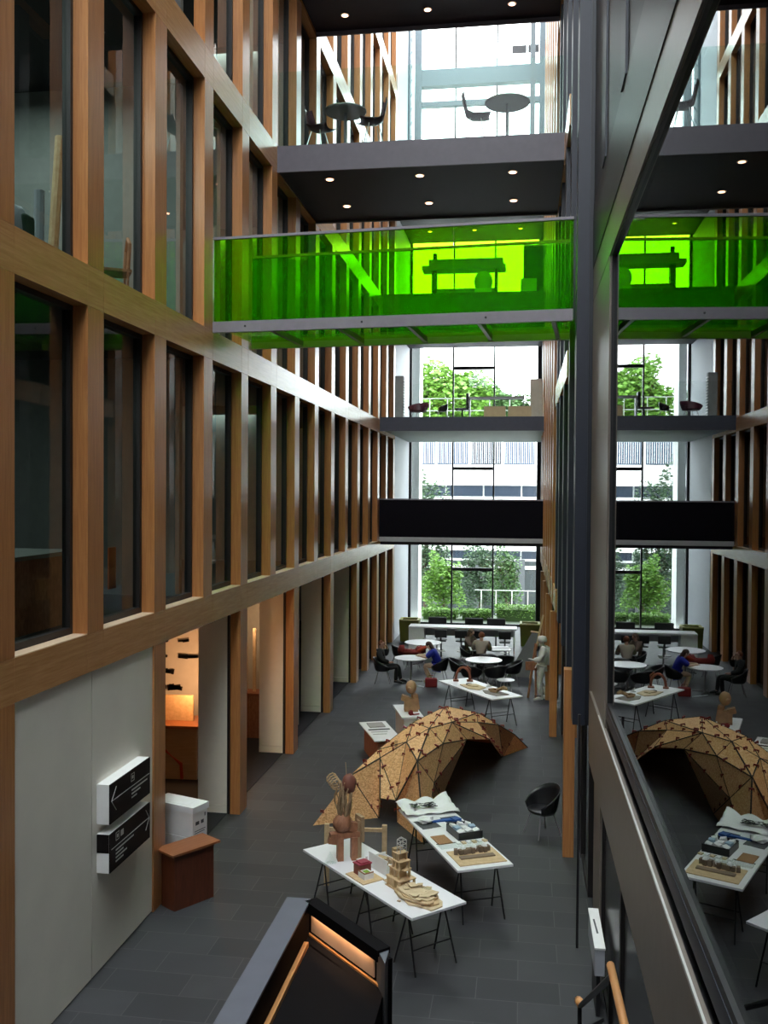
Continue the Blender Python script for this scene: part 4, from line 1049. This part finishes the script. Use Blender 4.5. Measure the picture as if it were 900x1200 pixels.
# workshop inside the first opening
wb_ = thing('workbench', 'plywood workbench with an orange painted stripe in the workshop opening', 'bench', (-6.75, 17.75, 0), .05)
PLY = wood('plywood', (.40, .29, .17), (.50, .37, .23), (1, 1, 12), .6)
MB().box(-.75, .42, .0, .7, 0, 1.05).build('cabinet_body', PLY, wb_)
MB().box(-.85, .50, -.15, .75, 1.05, 1.11).build('bench_top', REDTOP, wb_)
MB().tube([(-.30, -.012, 1.04), (-.27, -.012, .62), (.1, -.012, .32), (.12, -.012, .03)], .035, 6).build('orange_stripe', mat('orange_paint', (.45, .06, .02), .6), wb_)
MB().box(-.8, .25, .30, .34, 1.11, 1.62).build('back_panel', PALEW, wb_)
MB().box(.421, .44, .1, .6, .1, .95).build('end_rack', CARD, wb_)
tb = thing('tool_board', 'pale pegboard hung with dark tools behind the workbench', 'board', (-6.8, 18.9, 0))
MB().box(-1.2, .9, 0, .04, 0, 3.2).build('board', PAPER, tb)
rnd = random.Random(12)
for i in range(26):
    x = -.75+rnd.random()*.75; z_ = 1.6+(i % 5)*.33
    MB().cbox((x, -.03, z_), (rnd.uniform(.05, .3), .03, rnd.uniform(.03, .14)), 0, 0, rnd.uniform(-.2, .2)).build('tool', BLACK, tb)
sh = thing('workshop_shelf', 'brown shelf board high above the pegboard in the workshop', 'shelf', (-6.8, 18.8, 3.2))
MB().box(-1.2, .9, -.1, .12, 0, .05).build('board', REDWOOD, sh); MB().box(-.5, .9, -.05, .1, .05, .38).build('stored_boards', BROWNW, sh)
lp = thing('workshop_lamp', 'warm glowing lamp lighting the workbench', 'lamp', (-6.26, 17.9, 1.11))
MB().tube([(0, 0, 0), (0, 0, .9)], .03, 8).build('post', PALEW, lp)
MB().box(-.03, .15, -.05, .1, .9, 1.1).build('shade', emit('lamp_glow', (1, .42, .12), 3), lp)
ld = bpy.data.lights.new('lamp_light', 'POINT'); ld.energy = 15; ld.color = (1, .48, .2); ld.shadow_soft_size = .12
lo = bpy.data.objects.new('lamp_light', ld); COL.objects.link(lo); lo.location = (-6.45, 17.7, 1.85)
# second opening
wr = thing('wood_rack', 'rack of upright timber posts in the second workshop opening', 'rack', (-6.1, 21.2, 0))
MB().box(-.5, .35, -.2, .3, 1.0, 1.06).build('shelf', REDTOP, wr); MB().box(-.5, .3, -.15, .25, 0, 1.0).build('cabinet_body', BROWNW, wr)
for i, x in enumerate((-.3, -.1, .12, .22)): MB().box(x, x+.07, 0, .06, 1.06, 2.2+.35*(i % 3)).build('post', PALEW, wr)
trim(MB().box(-9.8, GL-.3, 22.4, 22.5, 0, 3.6), mat('room_cream_wall_b', (.6, .54, .42), .8))
ld = bpy.data.lights.new('lamp_light', 'POINT'); ld.energy = 6; ld.color = (1, .62, .36); ld.shadow_soft_size = .1
lo = bpy.data.objects.new('lamp_light', ld); COL.objects.link(lo); lo.location = (-6.2, 20.9, 2.75)
q = thing('ceiling_spot', 'small bright spot lamp in the second workshop opening', 'lamp', (-5.95, 21.6, 2.62))
MB().ell((0, 0, 0), (.05, .05, .05), 10).build('bulb', emit('spot_glow', (1, .8, .6), 12), q); MB().tube([(0, 0, .05), (0, 0, .95)], .01, 6).build('rod', DARK, q)
# things behind the left windows
t = thing('paper_roll', 'tall pale roll leaning inside the upper left window', 'roll', (-5.45, 10.35, 8.26))
MB().tube([(0, -.05, 0), (.02, .12, 1.62)], .06, 10).build('roll', PALEW, t)
t = thing('paper_roll', 'short pale grey roll standing inside the upper left window', 'roll', (-5.45, 10.0, 8.26))
MB().tube([(0, 0, 0), (.0, .02, .85)], .06, 10).build('roll', WALLP, t)
t = thing('bag', 'grey bag with dark green front inside the upper left window', 'bag', (-5.5, 9.6, 8.26))
MB().ell((0, 0, .28), (.14, .24, .30), 12, noise=.05).build('bag_body', WALLP, t, smooth=True); MB().box(.10, .16, -.08, .14, .0, .46).build('green_front', mat('dark_green', (.02, .07, .04), .6), t, bevel=.03)
t = thing('wooden_chair', 'chair with brown rounded wooden back inside the second upper window', 'chair', (-5.5, 12.25, 8.26), R(30))
MB().tube([(.1, -.22, .45), (.12, -.22, .80), (.12, 0, .92), (.12, .22, .8), (.1, .22, .45)], .025, 8).build('back_hoop', BROWNW, t)
MB().box(-.3, .15, -.22, .22, .42, .46).build('seat', BROWNW, t)
for a_ in (-.25, .1):
    for b_ in (-.19, .19): MB().tube([(a_, b_, 0), (a_, b_, .42)], .018, 6).build('leg', BROWNW, t)
t = thing('desk', 'dark desk inside the lowest first floor window at the left', 'desk', (-6.2, 10.4, 4.0))
MB().box(-.5, .5, -1.2, 1.2, .9, .95).build('desk_top', INWALL, t); MB().box(-.45, .45, -1.1, 1.1, 0, .9).build('desk_body', BROWNW, t)
t = thing('poster', 'small orange lit poster inside the second first floor window', 'poster', (-5.9, 12.9, 4.3))
MB().box(0, .02, -.12, .12, .0, .6).build('sheet', mat('orange_poster', (.6, .12, .03), .6), t)

# ------------------------------------------------------------------ cafe furniture on the walkway
def cafe_table(label, x, y, z, rr=.43):
    t = thing('cafe_table', label, 'table', (x, y, z))
    MB().lathe([(.001, .88), (rr-.03, .88), (rr, .90), (rr, .92), (.001, .92)], n=32).build('table_top', mat('grey_laminate', (.24, .22, .2), .5), t)
    MB().tube([(0, 0, .02), (0, 0, .88)], .035, 10).build('pedestal', GREYM, t)
    MB().lathe([(.27, 0), (.27, .02), (.04, .05)], n=20).build('base', GREYM, t)
    return t
def shell_chair(label, x, y, z, rz, tall=0):
    t = thing('shell_chair', label, 'chair', (x, y, z), rz)
    m = mat('dark_maroon_shell', (.035, .012, .018), .35)
    mb = MB(); g = []
    prof = [(.26, .45+tall), (.12, .43+tall), (-.10, .44+tall), (-.20, .50+tall), (-.24, .66+tall), (-.29, .90+tall)]
    for (px, pz), wd in zip(prof, (.19, .23, .23, .21, .19, .13)):
        g.append([mb.bm.verts.new((px + .05*(j/3-1)**2, wd*(j/3-1), pz + .05*abs(j/3-1)**2)) for j in range(7)])
    for i in range(5):
        for j in range(6): mb.bm.faces.new([g[i][j], g[i+1][j], g[i+1][j+1], g[i][j+1]])
    mb.build('seat_shell', m, t, smooth=True, solid=.014)
    for sx in (-.17, .17):
        for sy in (-.16, .16): MB().tube([(sx*.6, sy*.6, .42+tall), (sx*1.15, sy*1.2, 0)], .010, 6).build('leg', ALU, t)
    return t
cafe_table('grey round cafe table on the glass fronted walkway above the green bridge, left one', -3.65, 19.0, 12.6)
shell_chair('dark shell chair left of the left cafe table on the upper walkway', -4.16, 18.75, 12.6, R(-20))
shell_chair('dark shell chair with high back right of the left cafe table on the upper walkway', -3.06, 18.9, 12.6, R(200), .15)
cafe_table('backlit dark cafe table at the right of the upper walkway', -.37, 19.0, 12.6, .45)
shell_chair('backlit dark chair left of the right hand cafe table on the upper walkway', -.98, 18.8, 12.6, R(0), .1)
t = thing('floor_box', 'low dark box on the upper walkway at its right end', 'box', (.2, 18.9, 12.6))
MB().box(-.2, .2, -.1, .1, 0, .10).build('box', DARK, t, bevel=.01)
# far mezzanine seen through green glass
t = thing('drawing_bench', 'long raised bench with board top seen dark through the green glass', 'bench', (-2.3, 36, 12.67))
MB().box(-1.55, 1.6, -.4, .4, 1.55, 1.70).box(-1.3, 1.5, -.3, .3, 1.70, 1.95).build('bench_top', PALEW, t)
MB().box(-1.2, -1.0, -.2, .2, 0, 1.55).box(1.2, 1.3, -.2, .2, 0, 1.55).build('support', DARK, t)
MB().box(-1.15, -1.0, -.2, -.1, 1.95, 2.2).build('finial', DARK, t)
MB().box(-1.0, 1.2, -.2, .3, .5, .85).build('lower_shelf', CARD, t)
t = thing('tall_cabinet', 'tall dark cabinet at the right of the far mezzanine behind green glass', 'cabinet', (.36, 36.4, 12.67))
MB().box(-.40, .40, -.3, .3, 0, 2.5).build('body', INDARK, t); MB().box(-.5, .1, -.45, -.31, 0, 1.2).build('pale_door', WHITE, t)
t = thing('round_chair', 'pale rounded chair before the far mezzanine window behind green glass', 'chair', (-1.5, 35, 12.67))
MB().ell((0, 0, .9), (.35, .3, .4), 14).build('back', WHITE, t, smooth=True); MB().box(-.3, .3, -.3, .3, .3, .6).build('seat', WHITE, t); MB().tube([(0, 0, 0), (0, 0, .35)], .05, 8).build('stem', GREYM, t)
# far office floor below the green bridge
ZB = 8.36
t = thing('storage_tower', 'pale pillar of stacked trays at the left of the far office floor', 'shelf', (-4.40, 33.6, ZB))
MB().box(-.16, .14, -.16, .16, 0, 1.58).build('body', INWALL, t)
for i in range(14): MB().box(.14, .17, -.15, .15, .1+i*.1, .14+i*.1).build('tray', WHITE, t)
t = tub_chair('maroon tub armchair on the far office floor', -3.72, 33.6, R(250), back=.66, m=mat('maroon_vinyl', (.06, .006, .018), .5), r=.37, z=ZB, name='armchair', seat_h=.36)
t = tub_chair('small black chair left of the middle mullion on the far office floor', -2.9, 34, R(180), back=.62, r=.2, z=ZB, name='office_chair', seat_h=.4)
t = thing('office_chair', 'tall backed black office chair at the desk on the far office floor', 'chair', (-1.95, 33.6, ZB), R(0))
MB().box(-.06, .04, -.22, .22, .35, .95).build('backrest', BLACK, t, bevel=.04); MB().box(-.45, -.05, -.2, .2, .35, .42).build('seat', BLACK, t, bevel=.02); MB().tube([(-.2, 0, 0), (-.2, 0, .36)], .03, 8).build('column', BLACK, t)
MB().box(-.42, .02, -.03, .03, .02, .06).box(-.24, -.16, -.24, .24, .02, .06).build('star_base', BLACK, t)
t = thing('desk', 'thin topped desk on the far office floor', 'desk', (-.95, 33.9, ZB))
MB().box(-1.0, 1.0, -.3, .3, .78, .83).build('desk_top', GREYM, t)
for x in (-.95, .95): MB().box(x-.02, x+.02, -.25, .25, 0, .78).build('leg', GREYM, t)
for i, (x, w_, h_, lb) in enumerate(((-.98, .75, .42, 'left brown carton in the row on the far office floor'), (-.12, .8, .42, 'right brown carton in the row on the far office floor'))):
    t = thing('carton', lb, 'box', (x, 33.1, ZB)); MB().box(-w_/2, w_/2, -.2, .2, 0, h_).build('box', CARD, t); MB().box(-.03, .03, -.205, .205, h_, h_+.003).build('tape', PALEW, t)
t = thing('carton', 'tall brown box standing at the right of the far office floor', 'box', (.46, 33.6, ZB))
MB().box(-.22, .2, -.2, .2, 0, 1.42).build('box', mat('beige_card', (.45, .38, .30), .8), t); MB().box(-.03, .03, -.205, .205, 1.42, 1.423).build('tape', PALEW, t)

# ------------------------------------------------------------------ stair enclosure below the camera
st = thing('stair_parapet', 'dark stair parapet with warm lit handrail recess at the bottom of the photo', 'parapet', (0, 0, 0))
GL1 = mat('black_satin_panel', (.004, .0035, .004), .8, spec=.08)
MB().prism([(-1.36, 1.5), (-1.36, 5.5), (-1.28, 5.5), (-.72, 4.93), (-.72, 1.5)], .0, 3.0).build('inner_body', GL1, st)
MB().box(-1.40, -1.265, 1.5, 5.58, 3.0, 3.2).build('side_parapet', GL1, st)
MB().box(-1.41, -1.26, 1.5, 5.59, 3.2, 3.215).build('side_cap', mat('blue_grey_cap', (.09, .095, .12), .45), st)
d = Vector((-.72+1.27, 5.0-5.57, 0)); n_ = Vector((-d.y, d.x, 0)).normalized()*-1
def diag(off0, off1, z0, z1, t0=0, t1=1):
    a = Vector((-1.265, 5.58, 0)); 
    p = [a + d*t0 + n_*off0, a + d*t1 + n_*off0, a + d*t1 + n_*off1, a + d*t0 + n_*off1]
    return MB().prism([(q.x, q.y) for q in p], z0, z1)
diag(-.05, .0, 2.6, 3.16).build('end_parapet', GL1, st)
diag(-.05, .035, 3.18, 3.215, 0, .97).build('end_cap', GL1, st)
diag(.0, .008, 3.03, 3.15, .04, .88).build('lit_recess_panel', mat('tan_metal', (.70, .50, .34), .5), st)
diag(.014, .027, 3.166, 3.178, .08, .84).build('light_strip', emit('warm_led', (1, .60, .34), 16), st)
diag(.029, .035, 3.152, 3.18, .0, .97).build('cap_lip', GL1, st)
diag(.0, .014, 3.0, 3.012, .0, 1).build('wood_trim', HANDW, st)
MB().box(-1.262, -1.235, 1.5, 5.42, 3.0, 3.03).build('wood_trim', HANDW, st)
MB().prism([(-.78, 5.09), (-.70, 5.09), (-.70, 4.90)], 0, 3.2).build('end_post', mat('blue_grey_cap2', (.09, .10, .115), .45), st)
MB().prism([(-1.40, 5.585), (-1.26, 5.585), (-.78, 5.10), (-.70, 4.95), (-.72, 4.93), (-1.3, 5.5)], 0, 3.0).build('outer_face', GL1, st)
# handrail at the lower right
hr = thing('stair_handrail', 'orange brown wooden stair handrail on dark brackets at lower right', 'handrail', (0, 0, 0))
MB().tube([(.50, 3.0, 3.34), (.50, 5.20, 3.14)], .022, 10).build('upper_rail', HANDW, hr, smooth=True)
MB().tube([(.50, 7.62, 1.62), (.50, 7.85, 1.52)], .035, 10).build('lower_rail', HANDW, hr, smooth=True)
MB().tube([(.50, 5.15, 3.10), (.50, 7.62, 1.60)], .02, 6).build('sloping_bar', DARK, hr)
MB().tube([(.50, 7.7, 1.55), (.50, 7.7, 0)], .02, 6).build('post', DARK, hr)
MB().tube([(.50, 7.7, 1.35), (.70, 7.9, 1.35)], .02, 6).build('bracket', DARK, hr)
MB().tube([(.50, 5.18, 3.10), (.50, 5.18, 0)], .012, 6).build('thin_post', DARK, hr)
t = thing('white_box_stand', 'small white sloped box on a dark stand against the right glazing', 'stand', (.86, 10.7, 0))
MB().box(-.045, .06, -.5, .45, .55, .84).build('box', WALLP, t); MB().box(-.05, .065, -.52, .47, .84, .86).build('top', WHITE, t)
MB().box(-.01, .03, -.3, .3, 0, .55).build('stand_leg', DARK, t)
MB().cbox((0, 0, .862), (.02, .35, .002), .05).build('mark', GRYB, t)
# added area lights without fixtures, brightening the rooms behind the left windows
for (x, y, z, e) in ((-7.2, 10.2, 7.6, 22), (-7.2, 16.5, 7.6, 22), (-7.2, 22.5, 7.6, 22), (-7.2, 9.0, 11.9, 60), (-7.2, 12.0, 11.9, 60), (-7.2, 16.5, 11.9, 60), (-7.2, 22.5, 11.9, 45), (-7.2, 16.5, 16.3, 50), (-7.2, 22.5, 16.3, 50)):
    ld = bpy.data.lights.new('room_fill', 'AREA'); ld.energy = e*.5; ld.size = 1.6; ld.color = (.88, 1, .95)
    lo = bpy.data.objects.new('room_fill', ld); COL.objects.link(lo); lo.location = (x, y, z)
#@@END2
# ------------------------------------------------------------------ world and lights
w = bpy.data.worlds.new('world'); SC.world = w; w.use_nodes = True
nt = w.node_tree; nt.nodes.clear()
o = nt.nodes.new('ShaderNodeOutputWorld'); b = nt.nodes.new('ShaderNodeBackground')
b.inputs[0].default_value = (.90, .96, 1.0, 1); b.inputs[1].default_value = 3.2
nt.links.new(b.outputs[0], o.inputs[0])
SC.view_settings.view_transform = 'Standard'; SC.view_settings.look = 'None'
SC.view_settings.exposure = 1.8; SC.view_settings.gamma = 1
SC.view_settings.use_curve_mapping = False
SC.cycles.use_denoising = True
SC.cycles.max_bounces = 10; SC.cycles.transparent_max_bounces = 24; SC.cycles.diffuse_bounces = 5; SC.cycles.glossy_bounces = 5
SC.cycles.sample_clamp_indirect = 6
